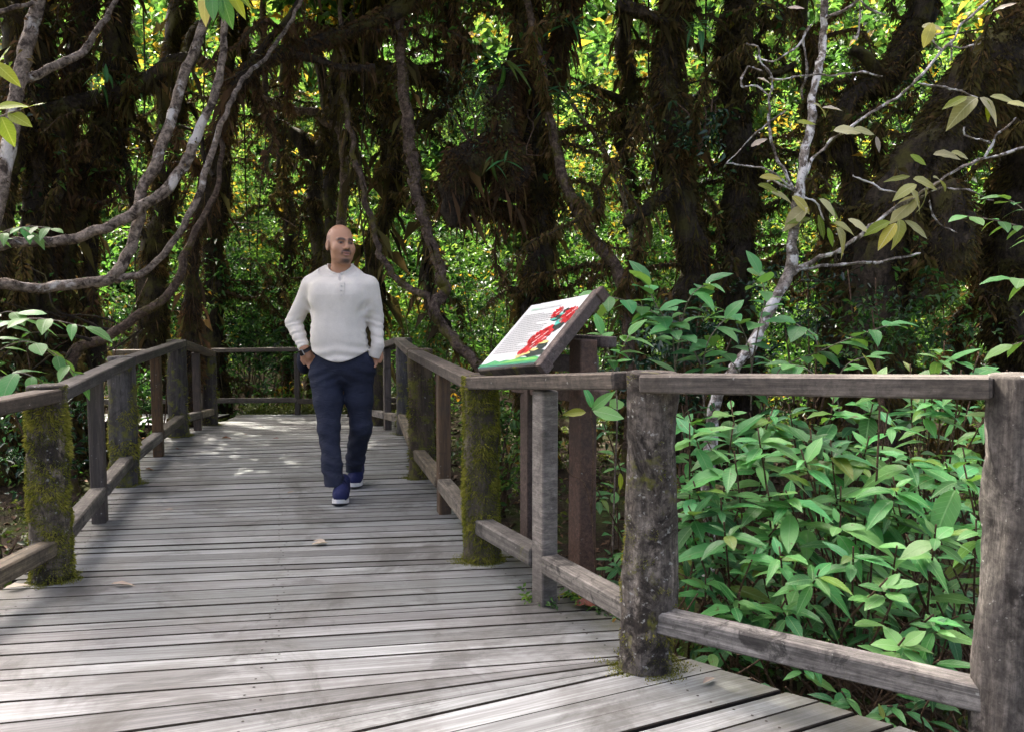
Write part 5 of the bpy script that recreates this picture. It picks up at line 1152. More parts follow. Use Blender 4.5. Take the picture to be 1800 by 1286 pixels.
for a in [
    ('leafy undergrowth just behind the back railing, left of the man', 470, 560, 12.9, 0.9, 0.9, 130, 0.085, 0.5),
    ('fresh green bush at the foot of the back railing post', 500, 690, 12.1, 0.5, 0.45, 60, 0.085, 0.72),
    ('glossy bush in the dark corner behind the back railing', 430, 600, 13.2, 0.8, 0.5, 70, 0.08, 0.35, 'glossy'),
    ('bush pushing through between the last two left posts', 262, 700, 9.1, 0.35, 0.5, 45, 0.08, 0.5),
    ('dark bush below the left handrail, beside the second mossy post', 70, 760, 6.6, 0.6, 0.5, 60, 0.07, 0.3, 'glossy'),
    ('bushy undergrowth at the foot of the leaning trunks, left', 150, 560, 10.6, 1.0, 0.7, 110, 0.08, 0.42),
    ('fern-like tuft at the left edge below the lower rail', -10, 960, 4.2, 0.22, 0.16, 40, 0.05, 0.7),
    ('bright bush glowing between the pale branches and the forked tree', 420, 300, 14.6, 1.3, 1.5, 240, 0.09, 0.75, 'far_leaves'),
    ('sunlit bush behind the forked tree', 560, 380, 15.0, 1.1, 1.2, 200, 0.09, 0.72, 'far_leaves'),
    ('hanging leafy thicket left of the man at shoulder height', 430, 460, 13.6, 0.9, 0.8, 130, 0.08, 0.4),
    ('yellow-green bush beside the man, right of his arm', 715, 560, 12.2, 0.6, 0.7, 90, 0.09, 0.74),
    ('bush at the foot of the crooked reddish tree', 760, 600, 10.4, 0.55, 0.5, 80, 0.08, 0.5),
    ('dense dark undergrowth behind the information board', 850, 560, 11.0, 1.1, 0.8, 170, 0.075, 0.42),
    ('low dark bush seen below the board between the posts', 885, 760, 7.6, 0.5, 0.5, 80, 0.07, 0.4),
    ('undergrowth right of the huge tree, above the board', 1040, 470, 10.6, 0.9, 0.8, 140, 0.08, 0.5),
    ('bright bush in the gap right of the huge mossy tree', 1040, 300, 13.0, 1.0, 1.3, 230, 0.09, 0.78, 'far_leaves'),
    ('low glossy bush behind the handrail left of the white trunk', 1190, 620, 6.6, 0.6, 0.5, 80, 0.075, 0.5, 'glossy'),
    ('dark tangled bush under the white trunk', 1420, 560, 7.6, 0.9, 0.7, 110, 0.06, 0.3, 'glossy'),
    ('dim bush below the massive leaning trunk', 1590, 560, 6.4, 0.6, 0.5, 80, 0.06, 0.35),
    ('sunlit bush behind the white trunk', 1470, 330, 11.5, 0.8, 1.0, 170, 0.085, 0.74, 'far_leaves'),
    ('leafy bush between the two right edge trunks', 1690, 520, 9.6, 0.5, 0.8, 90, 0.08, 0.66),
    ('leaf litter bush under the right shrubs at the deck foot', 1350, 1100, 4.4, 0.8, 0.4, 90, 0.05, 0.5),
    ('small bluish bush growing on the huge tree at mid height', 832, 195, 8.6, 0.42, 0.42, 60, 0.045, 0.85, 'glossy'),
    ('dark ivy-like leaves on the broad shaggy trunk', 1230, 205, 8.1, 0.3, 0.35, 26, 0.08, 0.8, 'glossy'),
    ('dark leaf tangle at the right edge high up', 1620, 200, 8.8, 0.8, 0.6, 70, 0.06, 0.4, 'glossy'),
]: understory(*a)

# ---- epiphytes: strap leaves perched on the huge tree
def epiphyte(label, px, py, Yd, n, L):
    c = W(px, py, Yd); t = thing('epiphyte', c, label, 'plant', 'epiphytes on the mossy trunks')
    for i in range(n):
        an = RL.uniform(0, 6.28)
        put_leaf(t, 'strap', c + Vector((RL.uniform(-.08, .08), RL.uniform(-.08, .02), RL.uniform(-.08, .08))), (math.cos(an), -0.5 + 0.5 * math.sin(an), RL.uniform(-0.3, 0.9)), (0, -0.5, 1), L * RL.uniform(0.6, 1.2))
epiphyte('strap-leaved plant perched high on the huge mossy tree', 880, 120, 8.6, 14, 0.32)
epiphyte('strap-leaved plant near the top of the huge mossy tree', 1000, 40, 8.9, 12, 0.32)
epiphyte('strap-leaved plant on the right flank of the huge mossy tree', 990, 170, 8.7, 9, 0.3)
epiphyte('little leaf tuft in the shaggy moss clump', 880, 290, 8.3, 7, 0.2)
epiphyte('strap-leaved plant on the top of the broad shaggy trunk', 1215, 55, 8.1, 9, 0.26)
epiphyte('small perched plant on the leaning trunk left of the pale fork', 185, 140, 8.7, 8, 0.2)

# ---- thin hanging lianas
GL = 'thin lianas hanging in the thicket'
for x0, y0, px, Yd, lab in ((360, 60, 395, 12.6, 'thin liana hanging left of the forked tree, leftmost of the thicket'), (430, 240, 418, 12.9, 'thin liana hanging in the dark corner above the back railing'), (470, 200, 452, 13.2, 'thin liana left of the forked tree, nearest its trunk'),
    (640, 180, 655, 11.0, 'thin liana hanging close to the right of the man'), (980, 260, 1000, 10.2, 'thin liana in the bright gap right of the huge tree'), (1140, 120, 1150, 9.8, 'thin liana between the leafy gap and the broad shaggy trunk'), (1240, 100, 1245, 9.6, 'thin liana between the broad shaggy trunk and the black trunk'), (255, 160, 235, 11.9, 'thin liana hanging behind the pale fork')):
    top = W(x0, y0, Yd); bt = W(px, 600, Yd); bt.z = gz(bt.x, bt.y)
    if in_walk(bt.x, bt.y): print('LIANA ON WALK', lab)
    t = thing('liana', bt, lab, 'liana', GL)
    pts = [top + Vector((0, 0, 2.0)), top] + [top.lerp(bt, k / 4) + Vector((RL.uniform(-.14, .14), RL.uniform(-.1, .1), 0)) for k in (1, 2, 3)] + [bt]
    stem_mesh(t, pts, 0.012, 0.009, 'bark_dark', 'stem')

# ================================================================== FAR FOLIAGE, GROUND COVER, LITTER (stuff)
rs_f = np.random.RandomState(5)
def far_centers(n, y0, y1, k, z1, xc=0):
    Yv = y0 + (y1 - y0) * rs_f.rand(n); Xv = xc + (rs_f.rand(n) * 2 - 1) * Yv * k
    Zv = -0.6 + (z1 + 0.6) * rs_f.rand(n)
    C = np.stack([Xv, Yv, Zv], 1)
    nv = np.array([mnoise.noise(Vector(p) * 0.55) + 0.4 * mnoise.noise(Vector(p) * 1.5) for p in C])
    return C[nv > -0.12]
def stuff(name, A, mat, label, cat_='foliage'):
    return obj(name, mesh_np(name, A[0], A[1], {'tint': A[2]}), M[mat], None, label, cat_, None, 'stuff')
stuff('distant_foliage', leafy(far_centers(6500, 14.5, 19.0, 0.78, 6.0), rs_f, 11, 0.28, 0.12, 0.42, 0.5, 0.5, 0.2), 'far_leaves', 'sunlit green forest foliage far behind the trunks')
stuff('distant_foliage', leafy(far_centers(9000, 19.5, 25.0, 0.85, 9.5), rs_f, 11, 0.55, 0.30, 0.5, 0.5, 0.55, 0.2), 'far_leaves', 'bright foliage further back between the distant trunks')
stuff('distant_foliage', leafy(far_centers(11000, 26.0, 33.0, 0.95, 13.0), rs_f, 11, 0.9, 0.62, 0.55, 0.5, 0.6, 0.2), 'far_leaves', 'hazy foliage at the very back of the forest')
Ct = far_centers(4200, 12.3, 15.0, 0.75, 2.6); Ct = Ct[np.array([not in_walk(a, b) for a, b in Ct[:, :2]], dtype=bool)]
stuff('thicket', leafy(Ct, rs_f, 11, 0.22, 0.105, 0.42, 0.55, 0.46, 0.2), 'leaves', 'dark leafy thicket behind the back railing and the board')
n = 2600; Ct = np.stack([1.2 + 7.5 * rs_f.rand(n), 9.4 + 3.0 * rs_f.rand(n), -0.5 + 3.6 * rs_f.rand(n) ** 1.3], 1); Ct = Ct[np.array([mnoise.noise(Vector(p) * 0.8) > -0.1 for p in Ct])]
stuff('thicket', leafy(Ct, rs_f, 10, 0.2, 0.09, 0.42, 0.55, 0.45, 0.2), 'leaves', 'dim leafy thicket behind the right hand trunks')
n = 700; Ct = np.stack([-9.5 + 4.6 * rs_f.rand(n), 8.2 + 1.6 * rs_f.rand(n), -0.5 + 1.6 * rs_f.rand(n) ** 1.3], 1); Ct = Ct[np.array([mnoise.noise(Vector(p) * 0.8) > -0.1 for p in Ct])]
stuff('thicket', leafy(Ct, rs_f, 10, 0.18, 0.07, 0.42, 0.55, 0.28, 0.18), 'leaves', 'dark thicket between the mossy trunks at the left')
# forest closing the walk, mostly unseen; cut low behind the camera for sky light
n = 2600; an = rs_f.rand(n) * 6.283; rad = 10 + 6 * rs_f.rand(n)
C = np.stack([rad * np.cos(an) * 1.1, rad * np.sin(an), -0.6 + 7.5 * rs_f.rand(n)], 1); C = C[(C[:, 1] < 9)]; C = C[(C[:, 1] > -1) | (C[:, 2] < 2.8)]
C = C[~sun_gap(C, 0.1)]
A = leafy(C, rs_f, 10, 0.5, 0.26, 0.45, 0.5, 0.45, 0.15)
obj('surrounding_foliage', mesh_np('surrounding_foliage', A[0], A[1], {'tint': A[2]}), M['leaves'], None, 'forest foliage closing in at both sides of the walk', 'foliage', None, 'stuff')
# litter and ground cover
n = 9000; X = -8 + 13 * rs_f.rand(n); Yv = 1 + 13 * rs_f.rand(n)
k = np.array([not in_walk(a, b) for a, b in zip(X, Yv)]); X = X[k]; Yv = Yv[k]; n = len(X)
P = np.stack([X, Yv, [gz(a, b) + 0.012 for a, b in zip(X, Yv)]], 1)
An = unit(np.concatenate([rs_f.normal(0, 1, (n, 2)), rs_f.normal(0, 0.2, (n, 1))], 1)); Nn = unit(rs_f.normal(0, 0.25, (n, 3)) + np.array([0, 0, 1.0]))
Ln = 0.05 + 0.06 * rs_f.rand(n); V, Fc = leaf_quads(P, An, Nn, Ln, Ln * 0.45)
obj('leaf_litter', mesh_np('leaf_litter', V, Fc, {'tint': np.repeat(rs_f.rand(n), 4)}), M['litter'], None, 'brown leaf litter on the forest floor beside the boardwalk', 'leaf litter', None, 'stuff')
n = 2600; X = np.concatenate([-8 + 13 * rs_f.rand(n), -5 + 4.5 * rs_f.rand(500)]); Yv = np.concatenate([1 + 12 * rs_f.rand(n), 11.8 + 0.7 * rs_f.rand(500)])
k = np.array([not in_walk(a, b) and mnoise.noise(Vector((a, b, 9)) * 0.9) > -0.15 for a, b in zip(X, Yv)]); X = X[k]; Yv = Yv[k]
C = np.stack([X, Yv, [gz(a, b) + 0.05 for a, b in zip(X, Yv)]], 1)
A = leafy(C, rs_f, 9, 0.11, 0.055, 0.5, 1.2, 0.5, 0.2)
obj('ground_cover', mesh_np('ground_cover', A[0], A[1], {'tint': A[2]}), M['ground_cover'], None, 'low green ground cover on the forest floor', 'ground cover', None, 'stuff')
# low moss and seedlings along the foot of the back railing
n = 420; X = -3.9 + 2.6 * rs_f.rand(n); C = np.stack([X, 11.68 + 0.35 * rs_f.rand(n), -0.34 + 0.16 * rs_f.rand(n)], 1)
A = leafy(C, rs_f, 9, 0.07, 0.045, 0.5, 1.0, 0.78, 0.15)
obj('ground_cover', mesh_np('ground_cover', A[0], A[1], {'tint': A[2]}), M['ground_cover'], None, 'yellow-green mossy growth along the foot of the back railing', 'ground cover', None, 'stuff')
# fern tuft by the deck edge under the board
fe = thing('small_fern', G(955, 1060), 'small green fern tuft growing at the deck edge under the board', 'fern')
cf = [G(945, 1052), G(960, 1062), G(1010, 1050), G(1040, 1060), G(1070, 1072), G(1085, 1080), G(1025, 1048)]
C = np.array([np.array(p) + np.array([rs_f.uniform(-.05, .05), rs_f.uniform(-.03, .03), 0.02]) for p in cf for _ in range(5)])
A = leafy(C, rs_f, 10, 0.04, 0.028, 0.4, 0.8, 0.5, 0.15)
obj('frond', mesh_np('frond', A[0], A[1], {'tint': A[2]}), M['leaves'], fe, kind='stuff')

# ---- fallen leaves on the boards
GF = 'fallen leaves on the boardwalk'
for (px, py, key, L, an, lab) in ((548, 960, 'drypale', 0.09, 0.4, 'curled dry leaf in mid-deck, left of a twin'), (572, 957, 'drypale', 0.09, 2.6, 'curled dry leaf in mid-deck, right of a twin'), (195, 1030, 'drypale', 0.11, 0.05, 'flat pale leaf near the mossy left post'),
    (505, 869, 'drypale', 0.06, 1.0, 'small pale leaf left of the front shoe'), (390, 772, 'dryred', 0.09, 0.3, 'red-brown leaf on the far deck, nearest the left railing'), (490, 772, 'dryred', 0.08, 2.8, 'brown leaf on the far deck, left of the man'), (455, 751, 'dryred', 0.07, 0.8, 'dark leaf on the far deck behind the others'),
    (432, 765, 'dryred', 0.05, 1.9, 'tiny dark leaf between the far brown leaves'), (1236, 1206, 'drypale', 0.07, 0.7, 'pale curled leaf by the foot of the mossy round post'), (1010, 1067, 'dryred', 0.16, 0.1, 'large red-brown leaf at the deck edge under the board'), (308, 790, 'dry', 0.05, 0.5, 'tiny leaf by the third left post'), (255, 827, 'dry', 0.07, 0.2, 'small dry leaf beside the second left post'), (290, 898, 'drypale', 0.05, 0.1, 'sliver of leaf on the deck near the left baluster'), (700, 760, 'dryred', 0.09, 0.2, 'dark red leaf on the deck behind the man'), (8, 1038, 'drypale', 0.10, 0.5, 'pale leaf at the left edge by the post foot')):
    p = G(px, py); p.z = deck_z(p.y)
    if p.y > 7.7:
        for _ in range(3): p = G(px, py, deck_z(p.y))
    o = put_leaf(None, key, p + Vector((0, 0, 0.012)), (math.cos(an), math.sin(an), 0.08), (0.1, -0.1, 1), L, 'fallen_leaf')
    tag(o, lab, 'leaf', GF)

# ================================================================== THE PERSON
class Field:
    def __init__(s, lo, hi, h):
        s.lo = np.array(lo, float); s.h = h
        s.n = np.ceil((np.array(hi) - s.lo) / h).astype(int) + 1
        s.ax = [s.lo[i] + h * np.arange(s.n[i]) for i in range(3)]
        s.f = np.ones(s.n, np.float32)
    def box(s, lo, hi, m):
        a = np.clip(np.floor((np.array(lo) - m - s.lo) / s.h).astype(int), 0, s.n); b = np.clip(np.ceil((np.array(hi) + m - s.lo) / s.h).astype(int) + 1, 0, s.n)
        sl = tuple(slice(a[i], b[i]) for i in range(3))
        X, Y_, Z = np.meshgrid(s.ax[0][sl[0]], s.ax[1][sl[1]], s.ax[2][sl[2]], indexing='ij', sparse=False)
        return sl, np.stack([X, Y_, Z], -1)
    def add(s, prim, k=0.02, sub=False):
        fn, lo, hi = prim; sl, P = s.box(lo, hi, k + 0.02)
        if P.size == 0: return
        d = fn(P).astype(np.float32); g = s.f[sl]
        if sub:
            a, b = g, -d; h = np.clip(0.5 - 0.5 * (b - a) / -k, 0, 1) if False else np.maximum(k - np.abs(a - b), 0) / k
            s.f[sl] = np.maximum(a, b) + h * h * k * 0.25
        else:
            h = np.maximum(k - np.abs(g - d), 0) / k
            s.f[sl] = np.minimum(g, d) - h * h * k * 0.25
    def warp(s, fn, lo, hi):
        sl, P = s.box(lo, hi, 0); s.f[sl] += fn(P).astype(np.float32)
    def mesh(s):
        f = s.f; S = f < 0; n = f.shape
        c = np.zeros(tuple(k - 1 for k in n), np.int8)
        for dx in (0, 1):
            for dy in (0, 1):
                for dz in (0, 1): c += S[dx:n[0] - 1 + dx, dy:n[1] - 1 + dy, dz:n[2] - 1 + dz]
        ijk = np.argwhere((c > 0) & (c < 8)); idx = -np.ones(c.shape, np.int64); idx[tuple(ijk.T)] = np.arange(len(ijk))
        acc = np.zeros((len(ijk), 3)); cnt = np.zeros(len(ijk))
        cor = np.array([(x, y, z) for x in (0, 1) for y in (0, 1) for z in (0, 1)])
        for a in cor:
            for ax in range(3):
                if a[ax]: continue
                b = a.copy(); b[ax] = 1
                fa = f[tuple((ijk + a).T)]; fb = f[tuple((ijk + b).T)]
                m = (fa < 0) != (fb < 0); t = np.where(m, fa / np.where(m, fa - fb, 1), 0)
                p = a + np.outer(t, b - a); acc[m] += p[m]; cnt[m] += 1
        V = s.lo + s.h * (ijk + acc / cnt[:, None]); faces = []
        for ax in range(3):
            u, v = (ax + 1) % 3, (ax + 2) % 3
            sl0 = [slice(None)] * 3; sl1 = [slice(None)] * 3; sl0[ax] = slice(0, n[ax] - 1); sl1[ax] = slice(1, n[ax])
            e = S[tuple(sl0)] != S[tuple(sl1)]; E = np.argwhere(e)
            E = E[(E[:, u] > 0) & (E[:, v] > 0) & (E[:, u] < n[u] - 1) & (E[:, v] < n[v] - 1)]
            ins = S[tuple(E.T)]
            def cell(du, dv):
                q = E.copy(); q[:, u] -= du; q[:, v] -= dv; return idx[tuple(q.T)]
            q = np.stack([cell(1, 1), cell(0, 1), cell(0, 0), cell(1, 0)], 1)
            q[~ins] = q[~ins][:, ::-1]; faces.append(q)
        return V, np.concatenate(faces)
def rc(a, b, ra, rb, sq=None):
    a = np.array(a, float); b = np.array(b, float); ab = b - a; L2 = max(ab @ ab, 1e-9); m = max(ra, rb) * (1.3 if sq else 1)
    def fn(P):
        t = np.clip(((P - a) @ ab) / L2, 0, 1); d = P - (a + t[..., None] * ab)
        if sq is not None: d = d / np.array(sq)
        return np.linalg.norm(d, axis=-1) - (ra + (rb - ra) * t)
    return fn, np.minimum(a, b) - m, np.maximum(a, b) + m
def el(c, r, rot=None):
    c = np.array(c, float); r = np.array(r, float); m = r.max() if rot is not None else r
    def fn(P):
        q = P - c
        if rot is not None: q = q @ np.array(rot)
        k0 = np.linalg.norm(q / r, axis=-1); k1 = np.linalg.norm(q / (r * r), axis=-1)
        return k0 * (k0 - 1) / np.maximum(k1, 1e-6)
    return fn, c - m, c + m
def stack(zs, a, b, cx, cy, p=2.3):
    def fn(P):
        z = P[..., 2]; A = np.interp(z, zs, a); B = np.interp(z, zs, b); X = np.interp(z, zs, cx); Y_ = np.interp(z, zs, cy)
        k = (np.abs((P[..., 0] - X) / A) ** p + np.abs((P[..., 1] - Y_) / B) ** p) ** (1 / p)
        d = (k - 1) * np.minimum(A, B)
        return np.maximum(d, np.maximum(zs[0] - z, z - zs[-1]))
    A, B = max(a), max(b)
    return fn, (min(cx) - A, min(cy) - B, zs[0]), (max(cx) + A, max(cy) + B, zs[-1])
def wav(seed, k, n=5):
    rs = np.random.RandomState(seed); K = rs.normal(0, 1, (n, 3)); K = K / np.linalg.norm(K, axis=1, keepdims=True) * k * (0.6 + 0.8 * rs.rand(n, 1)); ph = rs.rand(n) * 6.28
    return lambda P: sum(np.sin(P @ K[i] + ph[i]) for i in range(n)) / n

FOOT = G(596, 886)
ORG = Vector((0, 0, 0))
SCALE = 1.0
pxm = 268.0
def pl(px, py, y=0.0):
    """photo point to person space: x right, y away, z up, origin under the pelvis"""
    d = (PY + y); w_ = W(px, py, d); return np.array([w_.x - PX, y, w_.z])
PY = FOOT.y + 0.30; PX = W(603, 640, PY).x
person = thing('person', (PX, PY, 0), 'bald bearded man in cream sweater and navy trousers walking, hands in pockets', 'person')
def pobj(name, V, Fc, mat, parent, smooth=True, colors=None):
    V = np.asarray(V) + np.array([PX, PY, 0])
    o = obj(name, mesh_np(name, V, Fc, None, smooth, colors), mat, parent); return o

hem_z = lambda P: 0
# ---- skeleton
NK = pl(597, 474, 0.02); HD = pl(598.5, 431, 0.0)
SHL, SHR = pl(546, 505, 0.02), pl(649, 503, 0.02)
ELL, ELR = pl(516, 566, 0.05), pl(661, 560, 0.05)
WRL, WRR = pl(535, 612, -0.05), pl(664, 608, -0.02)
HNL, HNR = pl(560, 658, -0.02), pl(648, 654, -0.01)
HIP = pl(603, 645, 0.02)
KNF, KNB = pl(578, 752, -0.10), pl(635, 748, 0.03)
ANF, ANB = pl(587, 840, -0.19), pl(620, 824, 0.22)
HPF, HPB = pl(576, 660, 0.0), pl(630, 660, 0.03)

# ---- body (one continuous skin mesh: head, neck, trunk, arms, hands, legs)
def head_prims():
    return [
        ('a', el((0, 0.014, 0.034), (0.077, 0.098, 0.092)), 0.02), ('a', el((0, -0.028, -0.025), (0.067, 0.068, 0.088)), 0.03),
        ('a', el((0, -0.030, -0.078), (0.061, 0.058, 0.043)), 0.03), ('a', el((0, -0.070, -0.102), (0.026, 0.020, 0.018)), 0.025),
        ('a', el((-0.04, -0.058, -0.030), (0.030, 0.030, 0.032)), 0.025), ('a', el((0.04, -0.058, -0.030), (0.030, 0.030, 0.032)), 0.025),
        ('a', rc((-0.040, -0.078, 0.022), (-0.010, -0.092, 0.020), 0.010, 0.011), 0.014), ('a', rc((0.040, -0.078, 0.022), (0.010, -0.092, 0.020), 0.010, 0.011), 0.014),
        ('s', el((-0.032, -0.098, 0.003), (0.019, 0.017, 0.011)), 0.012), ('s', el((0.032, -0.098, 0.003), (0.019, 0.017, 0.011)), 0.012),
        ('a', el((-0.031, -0.080, 0.003), (0.0135, 0.0125, 0.0095)), 0.004), ('a', el((0.031, -0.080, 0.003), (0.0135, 0.0125, 0.0095)), 0.004),
        ('a', rc((0, -0.090, 0.014), (0, -0.112, -0.028), 0.0085, 0.0125), 0.012), ('a', el((-0.013, -0.099, -0.031), (0.009, 0.011, 0.008)), 0.008), ('a', el((0.013, -0.099, -0.031), (0.009, 0.011, 0.008)), 0.008),
        ('a', el((0, -0.086, -0.055), (0.032, 0.015, 0.020)), 0.016), ('a', el((0, -0.0975, -0.0565), (0.022, 0.008, 0.0062)), 0.006), ('a', el((0, -0.0955, -0.069), (0.019, 0.009, 0.0068)), 0.006),
        ('s', el((0, -0.106, -0.0625), (0.020, 0.010, 0.0018)), 0.004),
        ('a', el((-0.079, 0.010, -0.006), (0.011, 0.021, 0.033)), 0.008), ('a', el((0.079, 0.010, -0.006), (0.011, 0.021, 0.033)), 0.008),
        ('s', el((-0.091, 0.004, -0.004), (0.008, 0.010, 0.019)), 0.006), ('s', el((0.091, 0.004, -0.004), (0.008, 0.010, 0.019)), 0.006)]
YAW, PITCH, ROLL = R(33), R(-3), R(2)
Hm = np.array(Matrix.Rotation(YAW, 3, 'Z') @ Matrix.Rotation(PITCH, 3, 'X') @ Matrix.Rotation(ROLL, 3, 'Y'))
HS = 1.06
def to_head(P): return ((P - HD) @ Hm) / HS
body = Field((-0.42, -0.42, 0.03), (0.36, 0.46, 1.82), 0.0065)
headf = Field((HD[0] - 0.14, HD[1] - 0.16, HD[2] - 0.32), (HD[0] + 0.14, HD[1] + 0.15, HD[2] + 0.16), 0.0032)
def head_add(fld):
    for typ, (fn, lo, hi), k in head_prims():
        cor = np.array([(x, y, z) for x in (lo[0], hi[0]) for y in (lo[1], hi[1]) for z in (lo[2], hi[2])]) * HS @ Hm.T + HD
        fld.add(((lambda P, fn=fn: fn(to_head(P)) * HS), cor.min(0), cor.max(0)), k, typ == 's')
def neck_add(fld):
    nb = HD + np.array([0.0, 0.018, -0.06])
    fld.add(rc(nb, NK + np.array([0.0, 0.03, -0.06]), 0.060, 0.068), 0.03)
    fld.add(rc(NK + np.array([-0.02, 0.035, -0.045]), SHL + np.array([0.05, 0, 0.0]), 0.045, 0.04), 0.05)
    fld.add(rc(NK + np.array([0.02, 0.035, -0.045]), SHR + np.array([-0.05, 0, 0.0]), 0.045, 0.04), 0.05)
head_add(headf); neck_add(headf)
hv, hf = headf.mesh()
# trunk and limbs under the clothes
neck_add(body)
zc = [0.86, 0.95, 1.1, 1.25, 1.36, 1.43]
body.add(stack(zc, [0.15, 0.145, 0.145, 0.16, 0.165, 0.10], [0.10, 0.09, 0.095, 0.11, 0.10, 0.07], [0, 0, -0.01, -0.02, -0.02, -0.02], [0.02] * 6), 0.04)
for a, b, r0, r1 in ((SHL, ELL, 0.05, 0.042), (ELL, WRL, 0.04, 0.030), (SHR, ELR, 0.05, 0.042), (ELR, WRR, 0.04, 0.030), (HPF, KNF, 0.07, 0.05), (KNF, ANF, 0.045, 0.036), (HPB, KNB, 0.07, 0.05), (KNB, ANB, 0.045, 0.036)):
    body.add(rc(a, b, r0, r1), 0.03)
for W_, H_, sgn in ((WRL, HNL, 1), (WRR, HNR, -1)):          # hands: palm, four curled fingers, thumb
    ax = (H_ - W_) / np.linalg.norm(H_ - W_); pc = W_ + ax * 0.055; sd_ = np.cross(ax, (0, 0, 1.0)); sd_ /= np.linalg.norm(sd_)
    fw = np.array([0, -1.0, 0]); fw = fw - ax * (fw @ ax); fw /= np.linalg.norm(fw); sd_ = np.cross(ax, fw)
    body.add(rc(W_, pc, 0.030, 0.034), 0.02)
    for i, (o_, L) in enumerate(((-0.030, 0.062), (-0.010, 0.074), (0.010, 0.070), (0.030, 0.054))):
        k0 = pc + fw * 0 + sd_ * o_ + ax * 0.02; k1 = k0 + ax * L * 0.55; k2 = k1 + ax * L * 0.4 - fw * -0.012
        body.add(rc(k0, k1, 0.0105, 0.0095), 0.008); body.add(rc(k1, k2, 0.0095, 0.0085), 0.006)
    th0 = W_ + ax * 0.02 + sd_ * 0.028 * sgn; th1 = th0 + ax * 0.045 + sd_ * 0.022 * sgn
    body.add(rc(th0, th1, 0.013, 0.011), 0.012); body.add(rc(th1, th1 + ax * 0.03, 0.011, 0.009), 0.006)
SLX = pl(598, 490, -0.1)[0]
body.add(rc(np.array([SLX, -0.056, 1.385]), np.array([SLX, -0.004, 1.47]), 0.034, 0.042), 0.02)
bv, bf = body.mesh()
zcut = HD[2] - 0.255
kb = (bv[bf][:, :, 2].max(1) < zcut + 0.02); kh = (hv[hf][:, :, 2].min(1) > zcut)
AV = np.concatenate([bv, hv]); AF = np.concatenate([bf[kb], hf[kh] + len(bv)])
# colours of the skin
hp = to_head(AV); face = hp[:, 1] < -0.03
col = np.tile(np.array([0.39, 0.205, 0.118]), (len(AV), 1))
def mixin(mask, c): 
    m = np.clip(mask, 0, 1)[:, None]; col[:] = col * (1 - m) + np.array(c) * m
def gau(cx, cz, sx, sz, p=2): return np.exp(-(np.abs((hp[:, 0] - cx) / sx) ** p + np.abs((hp[:, 2] - cz) / sz) ** p)) * (hp[:, 1] < -0.04)
inhead = hp[:, 2] > -0.13
mixin(0.45 * ((hp[:, 1] > -0.02) & (hp[:, 2] < 0.055) & (hp[:, 2] > -0.06) & inhead & (np.abs(hp[:, 0]) < 0.083)).astype(float), (0.13, 0.085, 0.065))     # shaved sides
mixin(0.20 * gau(0, -0.10, 0.05, 0.045), (0.14, 0.09, 0.07))                       # shaved chin
for s in (-1, 1):
    arch = 0.0275 - ((np.abs(hp[:, 0]) - 0.030) / 0.022) ** 2 * 0.006
    mixin(0.93 * np.exp(-(np.abs((hp[:, 2] - arch) / 0.0080) ** 4)) * np.exp(-(np.abs((hp[:, 0] - s * 0.031) / 0.023) ** 6)) * (hp[:, 1] < -0.03), (0.010, 0.008, 0.007))
    mixin(0.9 * np.exp(-(((hp[:, 0] - s * 0.031) / 0.0155) ** 4 + ((hp[:, 2] - 0.0025) / 0.0050) ** 4)) * (hp[:, 1] < -0.06), (0.12, 0.095, 0.085))
    mixin(np.exp(-(((hp[:, 0] - s * 0.033) / 0.0065) ** 4 + ((hp[:, 2] - 0.003) / 0.0055) ** 4)) * (hp[:, 1] < -0.06), (0.012, 0.009, 0.008))
    mixin(0.9 * np.exp(-(((hp[:, 0] - s * 0.031) / 0.017) ** 4 + ((hp[:, 2] - 0.0085) / 0.0026) ** 2)) * (hp[:, 1] < -0.06), (0.02, 0.014, 0.012))
    mixin(0.8 * np.exp(-(((hp[:, 0] - s * 0.027) / 0.006) ** 2 + ((hp[:, 2] + 0.058) / 0.012) ** 2)) * (hp[:, 1] < -0.05), (0.025, 0.018, 0.015))
    mixin(0.7 * gau(s * 0.010, -0.0375, 0.006, 0.003), (0.06, 0.03, 0.02))
mixin(0.9 * np.exp(-(((hp[:, 0]) / 0.027) ** 6 + ((hp[:, 2] + 0.0465) / 0.0072) ** 4)) * (hp[:, 1] < -0.05), (0.022, 0.017, 0.015))   # moustache
mixin(0.75 * gau(0, -0.0565, 0.019, 0.0045, 4), (0.30, 0.115, 0.095)); mixin(0.85 * gau(0, -0.069, 0.017, 0.0055, 4), (0.36, 0.17, 0.14))
mixin(0.9 * gau(0, -0.0625, 0.019, 0.0018), (0.06, 0.02, 0.018))
mixin(0.55 * gau(0, -0.081, 0.010, 0.004), (0.03, 0.022, 0.02))
mixin(0.92 * np.exp(-((hp[:, 0] / 0.032) ** 4 + ((hp[:, 2] + 0.106) / 0.0140) ** 4)) * (hp[:, 1] < -0.035), (0.028, 0.022, 0.02))      # beard on the chin
cols = np.concatenate([col, np.ones((len(col), 1))], 1)
